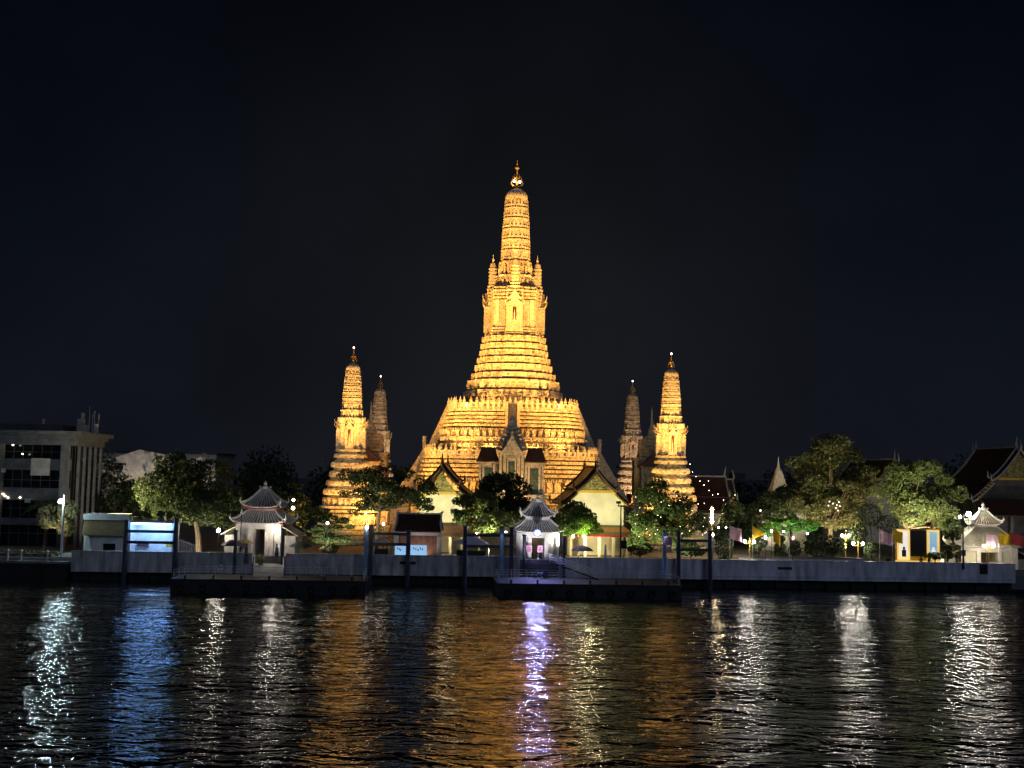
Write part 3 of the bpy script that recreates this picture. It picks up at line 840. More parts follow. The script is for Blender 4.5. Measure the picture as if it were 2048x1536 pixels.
# two large halls at the right
h4 = at(1990, 895, 240)
thai_hall(h4.x, 228, R(4), 'largest dark roofed hall, its lit gable edge behind the cream pavilion', 10.0, 20, at(1988, 899, 229).z, 13.8, 18.5, 'darkconcrete', 'tilered', tiers=2, win=4, awning=(14.2, 11.0, 5.0, ['tilered', 'tilered']))
h5 = at(1793, 924, 250)
thai_hall(h5.x, 249, R(9), 'dark roofed hall half hidden behind the two big right trees', 9, 24, h5.z, 13, 18, 'plaster', 'tilered', tiers=2)

# small pavilion roof with spire rising behind the right trees
sp = at(1557, 980, 225)
t = thing('spired_pavilion', 'pale pavilion with a steep pointed roof behind the right trees', 'pavilion', (sp.x, 225, -1.4))
m = MB(); concave_roof(m, 4.4, 4.4, 13.0, 15.4, 1.9, 1.9, sag=1.2, up=.6); m.build('lower_roof', M['greyrib'], t)
m = MB(); concave_roof(m, 2.1, 2.1, 15.41, 20.2, .6, .6, sag=1.35, up=.2); m.build('upper_roof', M['greyrib'], t)
m = MB(); m.lathe([(.75, 20.2), (.5, 20.8), (.28, 21.2), (.1, 22.2), (.02, 23.2)], 8); m.build('spire', M['plaster'], t)
m = MB(); m.box(-4.4, 4.4, -4.4, 4.4, G, 12.45); m.build('wall', M['plaster'], t)

# ------------------------------------------------------------------ Chinese style river pavilions
def chinese_pavilion(x, y, rz, label, hw, hd, zw, z1, hw2, hd2, zw2, z2, roofmat, ribmat, wallmat, side=0.0, top=.45, gate=True, zf=G, redtrim=True, topmat=None):
    t = thing('river_pavilion', label, 'pavilion', (x, y, 0), rz, 'chinese style landing pavilions')
    iw, idp = hw * .78, hd * .78
    m = MB(); og = iw * .34
    if gate:
        for s in (-1, 1):
            x0, x1 = sorted((s * og, s * iw)); m.box(x0, x1, -idp, idp, zf, zw)
        m.box(-og, og, -idp, idp, zw - .9, zw)
        m.box(-og, og, idp - .3, idp, zf, zw - .9)
    else: m.box(-iw, iw, -idp, idp, zf, zw)
    m.build('wall', M[wallmat], t)
    for s in (-1, 1):
        for q in (iw + .02, og + .25):
            c = MB(); c.box(s * q - .3, s * q + .3, -idp - .35, -idp - .003, zf, zw); c.build('column', M['plaster'], t)
    c = MB(); c.box(-iw - .3, iw + .3, -idp - .43, -idp - .36, zw - .75, zw - .1)
    c.build('lintel', M['plaster'], t)
    if gate:
        d = MB(); d.box(-og, og, idp - .36, idp - .32, zf, zw - .9); d.build('doorway', M['greydark'] if 'greydark' in M else M['canvasbrown'], t)
    def roof(hx, hy, z0, z1_, tx, ty, up, n, rm=None):
        r = MB(); pt = concave_roof(r, hx, hy, z0, z1_, tx, ty, (0, 0), 1.25, up); o = r.build('roof', M[rm or roofmat], t)
        rb = MB()
        for side in range(4):
            for j in range(n):
                s = -1 + 2 * (j + .5) / n
                P = [Vector(pt(side, s, i / 4)) + Vector((0, 0, .07)) for i in range(5)]
                rb.tube(P, .075, 4)
        rb.build('tile_ribs', M[ribmat], o)
        e = MB()
        for side in range(4):
            e.tube([Vector(pt(side, -1, i / 5)) + Vector((0, 0, .12)) for i in range(6)], .17, 5)
            p0 = Vector(pt(side, -1, 0)); q = Vector((p0.x, p0.y, 0)).normalized()
            e.tube([p0, p0 + q * .25 + Vector((0, 0, .35)), p0 + q * .15 + Vector((0, 0, .9))], [.2, .16, .05], 5)
            e.tube([Vector(pt(side, -1 + 2 * j / 10, 0)) - Vector((0, 0, .1)) for j in range(11)], .12, 4)
        e.build('ridge', M['plaster'], o)
        if redtrim:
            f = MB()
            for a, b_, c_, d_ in ((-hx + .3, hx - .3, -hy + .3, -hy + .5), (-hx + .3, hx - .3, hy - .5, hy - .3), (-hx + .3, -hx + .5, -hy + .5, hy - .5), (hx - .5, hx - .3, -hy + .5, hy - .5)):
                f.box(a, b_, c_, d_, z0 - .42, z0 - .13)
            f.build('eave_board', M['red'], o)
        return pt
    roof(hw, hd, zw + .1, z1, hw2 * .78, hd2 * .78, .45, 16)
    m = MB(); m.box(-hw2 * .75, hw2 * .75, -hd2 * .75, hd2 * .75, z1 - .3, zw2); m.build('upper_wall', M['plaster'], t)
    roof(hw2, hd2, zw2 + .1, z2, hw2 * top, .12, .5, 11, topmat)
    m = MB(); rl = hw2 * top
    m.tube([(-rl - .3, 0, z2 + .5), (-rl, 0, z2 + .15), (0, 0, z2 + .1), (rl, 0, z2 + .15), (rl + .3, 0, z2 + .5)], [.1, .22, .24, .22, .1], 6)
    m.lathe([(.32, z2 + .1), (.42, z2 + .45), (.2, z2 + .7), (.28, z2 + .95), (.03, z2 + 1.35)], 8)
    m.build('ridge_ornament', M['plaster'], t)
    if side:
        for s in ((-1, 1) if side > 0 else (1,)):
            a = abs(side); x0 = iw + .3
            r = MB(); y0, y1 = -hd * .75, hd * .75
            r.hexa([(s * x0, y0, zw - .6), (s * (x0 + a), y0, zw - 2.0), (s * (x0 + a), y1, zw - 2.0), (s * x0, y1, zw - .6), (s * x0, y0, zw - .35), (s * (x0 + a), y0, zw - 1.75), (s * (x0 + a), y1, zw - 1.75), (s * x0, y1, zw - .35)])
            r.build('side_roof', M['paleroof' if ribmat == 'greyrib' else roofmat], t)
            w_ = MB(); xa, xb = sorted((s * x0, s * (x0 + a * .8))); w_.box(xa, xb, y0 + .5, y1 - .3, zf, zw - 2.0 + .1); w_.build('side_wall', M[wallmat], t)
    return t
def ybehind(px, d): p = wallpt(px); return p.y + d
k = 175 / F_PX
pA = at(527, 1000, 176.5)
chinese_pavilion(pA.x, 177.5, R(-4), 'chinese style landing pavilion with red eaves and a wide gate', 4.1, 3.2, at(527, 1046, 176).z, at(527, 1022, 176).z, 2.9, 2.2, at(527, 1014, 176).z, at(527, 979, 176).z, 'greytile', 'greyrib', 'plaster', 2.6, .22)
pB = at(1076, 1000, 180)
chinese_pavilion(pB.x, 181.5, R(2), 'grey tiled landing pavilion with a glaring blue spotlight on its eave', 4.0, 3.2, at(1076, 1064, 180).z, at(1076, 1041, 180).z, 2.6, 1.9, at(1076, 1034, 180).z, at(1076, 1004, 180).z, 'greytile', 'greyrib', 'plaster', 0, .32, redtrim=False)
pC = at(1975, 1050, 186)
chinese_pavilion(pC.x, 187.5, R(-8), 'cream pavilion with a pale tiled roof beside the brightest lamp', 5.2, 3.6, at(1970, 1093, 186).z, at(1970, 1055, 186).z, 2.35, 1.9, at(1970, 1050, 186).z, at(1970, 1022, 186).z, 'paleroof', 'paleroof', 'cream', 2.6, .2, redtrim=False, topmat='browntile')

# ------------------------------------------------------------------ modern buildings at the left
def left_building():
    t = thing('office_building', 'dark modern office block with tall columns and rooftop aerials', 'building', (-73.6, 190, 0))
    A, B, C, D = Vector((-58, 0, 0)), Vector((0, 0, 0)), Vector((-.8, 15, 0)), Vector((-58.8, 15, 0))
    H = 22.6
    def prism(m, off, z0, z1):
        pts = [A + Vector((-off, -off, 0)), B + Vector((off, -off, 0)), C + Vector((off, off, 0)), D + Vector((-off, off, 0))]
        m.hexa([(p.x, p.y, z0) for p in pts] + [(p.x, p.y, z1) for p in pts])
    m = MB(); prism(m, -2.6, G, 21.0); m.build('glass_core', M['glassdark'], t)
    m = MB(); prism(m, .9, 21.6, 22.3); prism(m, .4, 20.6, 21.596); prism(m, 1.6, 22.304, 22.9); m.build('cornice', M['concrete'], t)
    m = MB(); prism(m, -3.5, 22.904, 24.2); m.build('roof_parapet', M['darkconcrete'], t)
    def col(p, w):
        c = MB(); c.box(p.x - w, p.x + w, p.y - w, p.y + w, G, 20.6); c.build('column', M['concrete'], t)
    for q in (.02, .22, .47, .72): col(B.lerp(A, q) + Vector((-.4, .5, 0)), .95 if q > .1 else .6)
    for q in (.2, .4, .6, .8, 1.0): col(B.lerp(C, q) + Vector((-.1, 0, 0)), .2)
    for z0, z1 in ((11.2, 13.3), (16.3, 18.2), (7.0, 8.2)):
        b = MB(); p, q = B + Vector((-.9, 1.3, 0)), A + Vector((0, 1.3, 0)); b.box(q.x, p.x, p.y, p.y + .3, z0, z1); b.build('balcony_wall', M['greyband'], t)
    b = MB(); b.box(-7.5, -4.4, .9, 1.25, 15.4, 18.3); b.build('screen_panel', M['plaster'], t)
    fr = MB()
    for z in (5.6, 9.8, 14.6, 19.4):
        fr.bar((-57, 2.5, z), (-3.0, 2.5, z), .12)
    for i in range(34): x = -56 + 1.6 * i; fr.bar((x, 2.5, G), (x, 2.5, 20.5), .1)
    for i in range(8):
        p = B.lerp(C, (i + 1) / 9) + Vector((-2.5, 0, 0)); fr.bar((p.x, p.y, G), (p.x, p.y, 20.5), .1)
    fr.build('window_frames', M['darkconcrete'], t)
    for x, z in ((-8, 10.9), (-20, 15.9), (-31, 10.9), (-12.5, 15.9)):
        ac = MB(); ac.box(x, x + .9, .35, .69, z - .1, z + .6); ac.build('air_conditioner', M['plaster'], t)
    # rooftop plant and aerials
    for px, py, w, h in ((163, 838, 1.0, 2.2), (166, 826, .5, .9), (172, 850, .7, 1.4), (193, 848, .5, 1.2), (88, 838, .35, .8)):
        p = at(px, py, 200); b = MB(); b.box(-w / 2, w / 2, -w / 2, w / 2, 22.9, p.z); b.build('roof_plant', M['plaster'], t, loc=(p.x + 73.6, p.y - 190, 0))
    b = MB()
    for px, py in ((180, 812), (186, 828), (190, 822), (198, 828)):
        p = at(px, py, 205); b.tube([(p.x + 73.6, 15, 22.9), (p.x + 73.6, 15, p.z)], .06, 4)
    b.build('aerials', M['rail'], t)
    for px, py in ((10, 992), (16, 995), (40, 995), (26, 890), (45, 908), (6, 988)):
        p = at(px, py, 191.2); l = MB(); l.box(-.12, .12, -.05, .05, -.09, .09); l.build('interior_light', M['lampsmall'], t, loc=(p.x + 73.6, p.y - 190, p.z))
left_building()
q = at(320, 905, 300)
t = thing('low_building', 'pale flat roofed building with a gable, far behind the left tree', 'building', (q.x, 300, 0))
m = MB(); m.box(-15, 15.0, 0, 20, G, q.z - .2); m.build('wall', M['plaster'], t)
m = MB(); n = len(m.v)
pr = [(-15, q.z - 3.2), (-4.2, q.z + .6), (6, q.z - 1.2), (6, q.z - 6), (-15, q.z - 7)]
m.v += [(a, -4, z) for a, z in pr] + [(a, -.01, z) for a, z in pr]; m.f.append(tuple(range(5)))
for i in range(5): m.f.append((i, 5 + i, 5 + (i + 1) % 5, (i + 1) % 5))
m.build('gable_wing', M['plaster'], t)
m = MB(); m.box(-11.5, -8.2, -4.06, -4.004, q.z - 4.8, q.z - 3); m.build('window', M['glassdark'], t)
m = MB(); m.box(-15.4, 15.5, -.5, 20.5, q.z - .196, q.z + .2); m.build('roof', M['darkconcrete'], t)
for i, (px0, px1, py, Y, lab) in enumerate(((1444, 1530, 958, 420, 'dim grey block of flats on the skyline right of the right gold tower'), (455, 560, 948, 460, 'unlit low block on the dark skyline left of the left gold tower'), (1405, 1450, 966, 400, 'low dim building beside the hall with tiny lights'))):
    a, b = at(px0, py, Y), at(px1, py, Y)
    t = thing('distant_building', lab, 'building', ((a.x + b.x) / 2, Y, 0)); w = (b.x - a.x) / 2
    m = MB(); m.box(-w, w, 0, 20, G, a.z); m.build('wall', M['darkconcrete'], t)
    m = MB(); m.box(-w * .4, w * .2, 4, 12, a.z + .004, a.z + 2.4); m.build('roof_hut', M['darkconcrete'], t)
    for j in range(4):
        x = -w + 2 * w * (j + .5) / 4; m = MB(); m.box(x - w * .12, x + w * .12, -.08, -.004, a.z - 4.5, a.z - 2.2); m.build('window', M['glassdark'], t)

# ------------------------------------------------------------------ trees and plants
def leaves(blobs, n, size, seed, shell=.55, droop=0.0):
    rg = np.random.default_rng(seed)
    vol = np.array([b[3] * b[4] * b[5] for b in blobs]) ** .75; vol /= vol.sum()
    idx = rg.choice(len(blobs), n, p=vol)
    B = np.array(blobs)[idx]
    d = rg.normal(size=(n, 3)); d /= np.linalg.norm(d, axis=1)[:, None]
    r = (shell + (1 - shell) * rg.random(n)) ** .6
    if size < .6: r *= 1 + .22 * rg.normal(size=n) * (rg.random(n) < .25)
    c = B[:, :3] + d * r[:, None] * B[:, 3:]
    a = rg.normal(size=(n, 3)); a[:, 2] -= droop; a /= np.linalg.norm(a, axis=1)[:, None]
    b = np.cross(a, rg.normal(size=(n, 3))); b /= np.linalg.norm(b, axis=1)[:, None]
    s = size * (.6 + .8 * rg.random(n))[:, None]
    P = np.stack([c - a * s, c + b * s * .45, c + a * s, c - b * s * .45], 1).reshape(-1, 3)
    m = MB(); m.v = P.tolist(); m.f = [(4 * i, 4 * i + 1, 4 * i + 2, 4 * i + 3) for i in range(n)]
    return m
def clumps(ell, k, seed, f=.38):
    rg = random.Random(seed); out = []
    for (x, y, z, rx, ry, rz) in ell:
        for _ in range(k):
            while True:
                u, v, w = rg.uniform(-1, 1), rg.uniform(-1, 1), rg.uniform(-1, 1)
                q = math.sqrt(u * u + v * v + w * w)
                if .15 < q < 1: break
            q2 = (.55 + .42 * rg.random()) / q
            s = f * rg.uniform(.6, 1.25)
            out.append((x + u * q2 * rx, y + v * q2 * ry, z + w * q2 * rz, rx * s, ry * s, rz * s * .85))
    return out
def tree(label, base, ell, n, size, mat, tr=.3, k=12, seed=1, bark='bark', name='tree', group=None, forks=7, f=.38):
    """ell: crown ellipsoids in world coordinates"""
    t = thing(name, label, 'tree', base, group=group)
    L = Vector(base)
    loc = [(x - L.x, y - L.y, z - L.z, a, b, c) for x, y, z, a, b, c in ell]
    cl = clumps(loc, k, seed, f)
    leaves(cl, int(n * 1.75), size * .78, seed).build('crown', M[mat], t)
    rg = random.Random(seed); m = MB()
    zc = min(e_[2] - e_[5] * .7 for e_ in loc); zc = max(zc, 1.2)
    cx = sum(e_[0] for e_ in loc) / len(loc) * .25
    fork = Vector((cx, 0, zc))
    m.tube([(0, 0, -.1), (cx * .3, .05, zc * .5), fork], [tr * 1.25, tr, tr * .85], 7)
    for c in rg.sample(cl, min(forks, len(cl))):
        e_ = Vector(c[:3]); mid = fork.lerp(e_, .5) + Vector((rg.uniform(-.4, .4), rg.uniform(-.4, .4), rg.uniform(0, .8)))
        m.tube([fork - Vector((0, 0, .2)), mid, e_], [tr * .6, tr * .35, tr * .1], 5)
    m.build('trunk', M[bark], t)
    return t
def E(px, py, Y, rx, rz, ry=None):
    """crown ellipsoid from picture position and radii in picture pixels"""
    p = at(px, py, Y); s = Y / F_PX
    return (p.x, Y, p.z, rx * s, (ry or rx) * s, rz * s)
def B_(px, Y): p = at(px, 1090, Y); return (p.x, Y, G)

tree('big leafy tree lit yellowish from the left, beside the left pavilion', B_(398, 179),
     [E(345, 985, 180, 62, 52), E(420, 960, 181, 62, 45), E(385, 1010, 178, 70, 40), E(345, 935, 182, 40, 28), E(440, 1010, 180, 45, 45), E(312, 1000, 179, 38, 36)], 12500, .34, 'leaf', .42, 15, 3, f=.44)
tree('dark spreading tree hiding the foot of the left gold tower', B_(752, 184),
     [E(730, 960, 186, 48, 34), E(780, 955, 186, 45, 30), E(835, 985, 186, 42, 28), E(715, 1000, 186, 38, 26), E(765, 990, 185, 60, 30), E(850, 1005, 186, 30, 18)], 6200, .30, 'leafdark', .24, 12, 4, forks=12)
tree('round dark tree in front of the spired portico', B_(1005, 189),
     [E(1005, 985, 190, 52, 36), E(1020, 1020, 190, 42, 34), E(975, 1005, 190, 34, 28)], 6800, .32, 'leafdark', .3, 12, 5, f=.47)
tree('brighter green tree lit from below between shrine and central pavilion', B_(958, 184),
     [E(950, 1010, 184, 38, 30), E(965, 1040, 183, 46, 24), E(925, 1020, 184, 24, 26), E(990, 1045, 183, 22, 18)], 5600, .28, 'leafbright', .2, 12, 6, f=.44)
tree('bright lime green young tree above twin globe lamp', B_(1157, 180),
     [E(1155, 1040, 180, 36, 26), E(1140, 1055, 179.6, 28, 16), E(1175, 1058, 180, 24, 15)], 4200, .26, 'leaflime', .13, 10, 7, f=.45)
tree('dark leafy tree right behind the central pavilion', B_(1125, 187),
     [E(1118, 1030, 187, 34, 34), E(1150, 1020, 187, 30, 20), E(1180, 1045, 186, 16, 22)], 2600, .28, 'leafdark', .2, 10, 8)
tree('broad green tree below the right gold tower, left of its lanterns', B_(1330, 183),
     [E(1310, 1010, 185, 52, 46), E(1355, 1030, 185, 48, 42), E(1290, 1060, 184, 40, 36), E(1350, 1075, 184, 52, 28), E(1320, 985, 186, 34, 24), E(1395, 1050, 186, 24, 26)], 8200, .30, 'leaf', .3, 13, 9, f=.42)
tree('tall feathery tree, highest of the right hand trees', B_(1662, 205),
     [E(1655, 910, 206, 48, 44), E(1620, 955, 206, 52, 42), E(1690, 945, 206, 58, 42), E(1610, 1000, 205, 66, 34), E(1690, 995, 205, 66, 36), E(1640, 890, 206, 28, 28), E(1670, 1030, 204, 60, 28)], 9500, .36, 'leafolive', .42, 14, 10, forks=16)
tree('dark rounded tree left of the tall feathery one', B_(1555, 205),
     [E(1545, 1010, 206, 44, 28), E(1575, 1000, 206, 40, 28), E(1515, 1035, 205, 30, 26)], 3600, .34, 'leafdark', .3, 11, 11)
tree('warmly lit tree with pale branches behind the portrait stand', B_(1800, 194),
     [E(1850, 960, 196, 56, 38), E(1875, 1000, 195, 44, 42), E(1800, 960, 196, 42, 36), E(1835, 1020, 194, 48, 32), E(1885, 1040, 194, 32, 26), E(1785, 1000, 195, 40, 34)], 12500, .30, 'leafbright', .28, 14, 12, 'barkpale', forks=16, f=.42)
tree('bushy tree glowing emerald green behind the flags', B_(1580, 190),
     [E(1560, 1045, 190, 40, 18), E(1605, 1048, 190, 34, 18), E(1535, 1060, 190, 22, 14)], 2600, .28, 'leaflime', .15, 10, 13)
tree('small tree beside the far right lamp', B_(1912, 186), [E(1912, 1055, 187, 22, 22), E(1905, 1075, 187, 16, 14)], 1100, .26, 'leaf', .12, 8, 14)
tree('dark tree standing behind the left office block corner', B_(240, 200), [E(245, 985, 205, 46, 42), E(225, 1020, 204, 34, 36), E(275, 1010, 206, 36, 38)], 3600, .40, 'leafdark', .35, 10, 15)
tree('dark bare looking tree left of the left gold tower', B_(612, 200), [E(605, 1010, 206, 36, 34), E(580, 990, 208, 40, 26), E(625, 1035, 204, 30, 24)], 2400, .36, 'leafdark', .3, 9, 16)
tree('flat topped clipped tree lit by a globe lamp', B_(655, 183), [E(635, 1025, 184, 28, 8), E(660, 1040, 184, 34, 9), E(640, 1058, 183, 34, 9), E(665, 1075, 183, 38, 10), E(690, 1050, 184, 22, 12)], 3200, .24, 'leaf', .22, 9, 17)
tree('green tree behind the string of warm lanterns', B_(1462, 196), [E(1465, 1030, 198, 30, 34), E(1490, 1050, 197, 26, 26), E(1440, 1060, 196, 22, 28)], 2600, .30, 'leafdark', .2, 10, 18)
# far tree line in the dark
m = leaves([(x, 330 + 40 * math.sin(x * .31), G + 7 + 1.8 * math.sin(x * .17 + 1) + 1.5 * math.sin(x * .07), 9, 8, 10 + 2.2 * math.sin(x * .23)) for x in range(-190, 200, 7)], 42000, .7, 40, .3)
tag(m.build('far_tree_line', M['leafdark']), kind='stuff', label='dark line of far trees behind the temple grounds')

def bush(label, px, py, Y, rx, rz, n, size, mat, seed, name='bush', group=None, cat='bush'):
    e_ = E(px, py, Y, rx, rz); base = Vector((e_[0], e_[1], G))
    t = thing(name, label, cat, base, group=group)
    l = (0, 0, e_[2] - G, e_[3], e_[3], e_[5])
    leaves([l] + clumps([l], 8, seed, .4), n, size, seed, .8).build('foliage', M[mat], t)
    s = MB(); s.tube([(0, 0, -.05), (0, 0, max(.3, l[2]))], [.12, .07], 5); s.build('stem', M['bark'], t)
    return t
bush('large rounded clipped bush right of the flags', 1645, 1092, 181, 36, 24, 2600, .2, 'leafdark', 20)
bush('smaller rounded bush beside a twin globe lamp', 1745, 1100, 181, 17, 16, 900, .2, 'leaf', 21)
bush('tall dark shrub left of the pink flag', 1448, 1092, 180, 18, 26, 900, .2, 'leafdark', 22)
bush('low shrub behind the right timber guide frame', 1382, 1102, 179, 30, 10, 700, .2, 'leaf', 23)
bush('low hedge clump below the portrait stand', 1870, 1112, 181, 20, 7, 700, .18, 'leaf', 24)
bush('leafy clump under the broad tree at the wall', 1280, 1098, 178, 26, 12, 900, .2, 'leaf', 25)
bush('pale shrub near the clipped tree by the wall', 660, 1098, 178, 16, 9, 400, .2, 'leafpale', 26)
def topiary(label, balls, Y, px, seed, mat='leafdark'):
    b = at(px, 1100, Y); t = thing('topiary_tree', label, 'tree', (b.x, Y, G), group='clipped ball trees')
    s = MB()
    for i, (x, y, r) in enumerate(balls):
        e_ = E(x, y, Y, r, r * .92); l = (e_[0] - b.x, 0, e_[2] - G, e_[3], e_[3], e_[5])
        leaves([l], int(650 * (r / 20) ** 2) + 250, .17, seed + i, .93).build('leaf_ball', M[mat], t)
        s.tube([(0, 0, 0), (l[0] * .4, .1, l[2] * .5), (l[0], 0, l[2])], [.16, .12, .08], 5)
    s.build('trunk', M['bark'], t)
    return t
topiary('clipped tree of three big dark balls beside the portrait stand', [(1738, 1030, 24), (1775, 1050, 21), (1715, 1066, 19)], 187, 1748, 50)
topiary('clipped dark two ball tree behind the yellow flag', [(1510, 1098, 11), (1527, 1086, 8)], 179, 1512, 54)
topiary('slim dark oval clipped tree left of the large bush', [(1590, 1100, 12), (1590, 1090, 9)], 180, 1591, 57)
topiary('cloud pruned tree between the third and fourth flags', [(1560, 1095, 11), (1553, 1110, 9), (1568, 1112, 8), (1563, 1078, 7)], 180, 1560, 60, 'leaf')
topiary('small dark ball tree at the cream pavilion corner', [(1894, 1098, 9), (1897, 1110, 8)], 183, 1895, 65)

def fronds(label, px, py, Y, n, ln, seed, mat, stem, name='palm', cat='palm'):
    p = at(px, py, Y); t = thing(name, label, cat, (p.x, Y, G)); h = p.z - G
    rg = random.Random(seed); m = MB()
    for i in range(n):
        az = rg.uniform(0, 2 * math.pi); el = rg.uniform(.1, 1.2); L = ln * rg.uniform(.7, 1.15)
        d = Vector((math.cos(az), math.sin(az), 0)); P = []
        for j in range(7):
            q = j / 6; P.append(Vector((0, 0, h)) + d * (L * q * math.cos(el * (1 - q * .5))) + Vector((0, 0, L * (math.sin(el) * q - .75 * q * q))))
        sd = Vector((-d.y, d.x, 0))
        for j in range(6):
            for s in (-1, 1):
                for u in (.0, .5):
                    c = P[j].lerp(P[j + 1], u); w = L * .30 * math.sin(math.pi * min(.97, (j + u + .6) / 6.6))
                    tip = c + sd * s * w + (P[j + 1] - P[j]) * .7 - Vector((0, 0, w * .5)); e0 = c + (P[j + 1] - P[j]) * .35
                    m.quad(c, e0, tip, tip)
    for i, f in enumerate(m.f): m.f[i] = f[:3]
    m.build('fronds', M[mat], t)
    s = MB(); s.tube([(0, 0, -.05), (.08, 0, h * .5), (0, 0, h + .1)], [.22, .16, .14], 6); s.build('trunk', M['bark'], t)
    return t
tree('rounded tree with pale curling leaves behind the cold street lamp', B_(125, 177),
     [E(118, 1022, 177.5, 26, 24), E(142, 1032, 177, 20, 26), E(100, 1030, 178, 22, 24), E(126, 1050, 177, 22, 18)], 1900, .42, 'leafpale', .2, 10, 70, f=.42)
fronds('dark green palm left of the street lamp', 92, 1010, 180, 22, 3.4, 72, 'leaf', .2)

# ------------------------------------------------------------------ lamps
def clear(px, Y, d=1.0): return max(Y, wallpt(px, 0).y + d)
def ico(r, mat, name, parent, loc, sz=1.0):
    m = MB(); m.lathe([(r * math.sin(math.pi * i / 6) + .004, -r * sz * math.cos(math.pi * i / 6)) for i in range(7)], 10)
    return m.build(name, M[mat], parent, smooth=True, loc=loc)
def twin_lamp(px, py, Y, gap, label, mat='lamp', r=.2, zb=G):
    Y = clear(px, Y); p = at(px, py, Y); t = thing('globe_lamp', label, 'lamp post', (p.x, Y, zb), group='twin globe lamp posts'); h = p.z - zb; g = gap * Y / F_PX / 2
    m = MB(); m.lathe([(.2, 0), (.2, .3), (.07, .4), (.05, h - .1), (.1, h), (.02, h + .55)], 8); m.build('post', M['gold'], t)
    m = MB(); m.tube([(-g, 0, h - .25), (-g * .6, 0, h - .42), (0, 0, h - .2), (g * .6, 0, h - .42), (g, 0, h - .25)], .045, 5); m.build('bracket', M['gold'], t)
    for s in (-1, 1): ico(r, mat, 'globe', t, (s * g, 0, h))
    return t
twin_lamp(1499, 1083, 176.5, 18, 'twin globe lamp between the pink and yellow flags')
twin_lamp(1691, 1071, 184, 13, 'gilt twin globe lamp behind the large bush', r=.17)
twin_lamp(1716, 1087, 180, 19, 'gilt twin globe lamp right of the large bush')
twin_lamp(1977, 1092, 180, 18, 'twin globe lamp before the far right pavilion', mat='lampsoft')
twin_lamp(1157, 1073, 176.5, 22, 'twin globe lamp under the lime green tree', mat='lampdim')
def lantern(px, py, Y, label, mat='lamp', r=.18, tall=1.0, pole=True, zb=G, group=None):
    Y = clear(px, Y, .8) if px not in (548,) else Y
    p = at(px, py, Y); t = thing('garden_lamp', label, 'lamp', (p.x, Y, zb), group=group); h = p.z - zb
    ico(r, mat, 'bulb', t, (0, 0, h), tall)
    m = MB(); m.tube([(0, 0, 0), (0, 0, h - r * tall * .95)], [.07, .045], 6); m.lathe([(.05, h + r * tall), (r * .6, h + r * tall + .02), (.02, h + r * tall + .15)], 8); m.build('post', M['steel'], t)
    return t
lantern(1531, 1075, 177, 'white lantern lamp right of the yellow flag', r=.15, mat='lampdim', tall=1.7)
lantern(1585, 1076, 177, 'white lantern lamp at the thin dark red flag', r=.15, mat='lampdim', tall=1.7)
lantern(1543, 1062, 186, 'small white lamp under the emerald tree, left one', r=.14, mat='lampdim')
lantern(1567, 1063, 186, 'small white lamp under the emerald tree, right one', r=.10, mat='lampdim')
lantern(1615, 1067, 184, 'white lamp above the left shoulder of the large bush', r=.14, mat='lampdim')
lantern(1437, 1055, 186, 'small cool lamp right of the lantern string, left of two', r=.11, mat='lampdim')
lantern(1452, 1055, 186, 'small cool lamp right of the lantern string, right of two', r=.11, mat='lampdim')
lantern(1426, 1070, 178, 'white tube lamp right of the right timber guide frame', r=.11, mat='lampdim', tall=2.2)
lantern(1937, 1028, 186, 'brightest lamp, tall post left of the far right pavilion', r=.36, mat='lamp')
lantern(1920, 1034, 187, 'second bright lamp, just left of the brightest one', r=.2)
lantern(437, 1061, 174, 'white globe lamp left of the left pavilion', r=.25, mat='lampsoft')
lantern(548, 1062, 172.5, 'white globe lamp in front of the left pavilion gate', r=.25, mat='lampsoft')
lantern(587, 1000, 186, 'yellowish lamp high right of the left pavilion, upper', r=.2, mat='lampdim')
lantern(586, 1016, 185, 'yellowish lamp high right of the left pavilion, lower', r=.24, mat='lampdim')
lantern(655, 1046, 181, 'white globe lamp inside the clipped tree', r=.17, mat='lampdim')
lantern(767, 1048, 181, 'bright lamp behind the dark tree trunk', r=.17, mat='lampdim')
lantern(731, 1026, 186, 'small lamp shining through the dark tree', r=.09, mat='lampdim')
lantern(953, 1066, 180, 'round lamp above the white tent', r=.13, mat='lampdim', tall=.7)
lantern(1012, 1064, 179, 'pale lamp beside the central pavilion roof', r=.13, mat='lampdim', tall=.6)
# string of warm lanterns at the hall
p = at(1424, 1032, 200); t = thing('lantern_string', 'vertical string of glaring warm lanterns beside the broad tree', 'lanterns', (p.x, 200, G))
for py in (1019, 1027, 1035, 1043): ico(.27, 'lampwarm', 'lantern', t, (0, 0, at(1424, py, 200).z - G))
m = MB(); m.tube([(0, .35, 0), (0, .35, at(1424, 1012, 200).z - G)], [.1, .07], 6); m.build('pole', M['gold'], t)
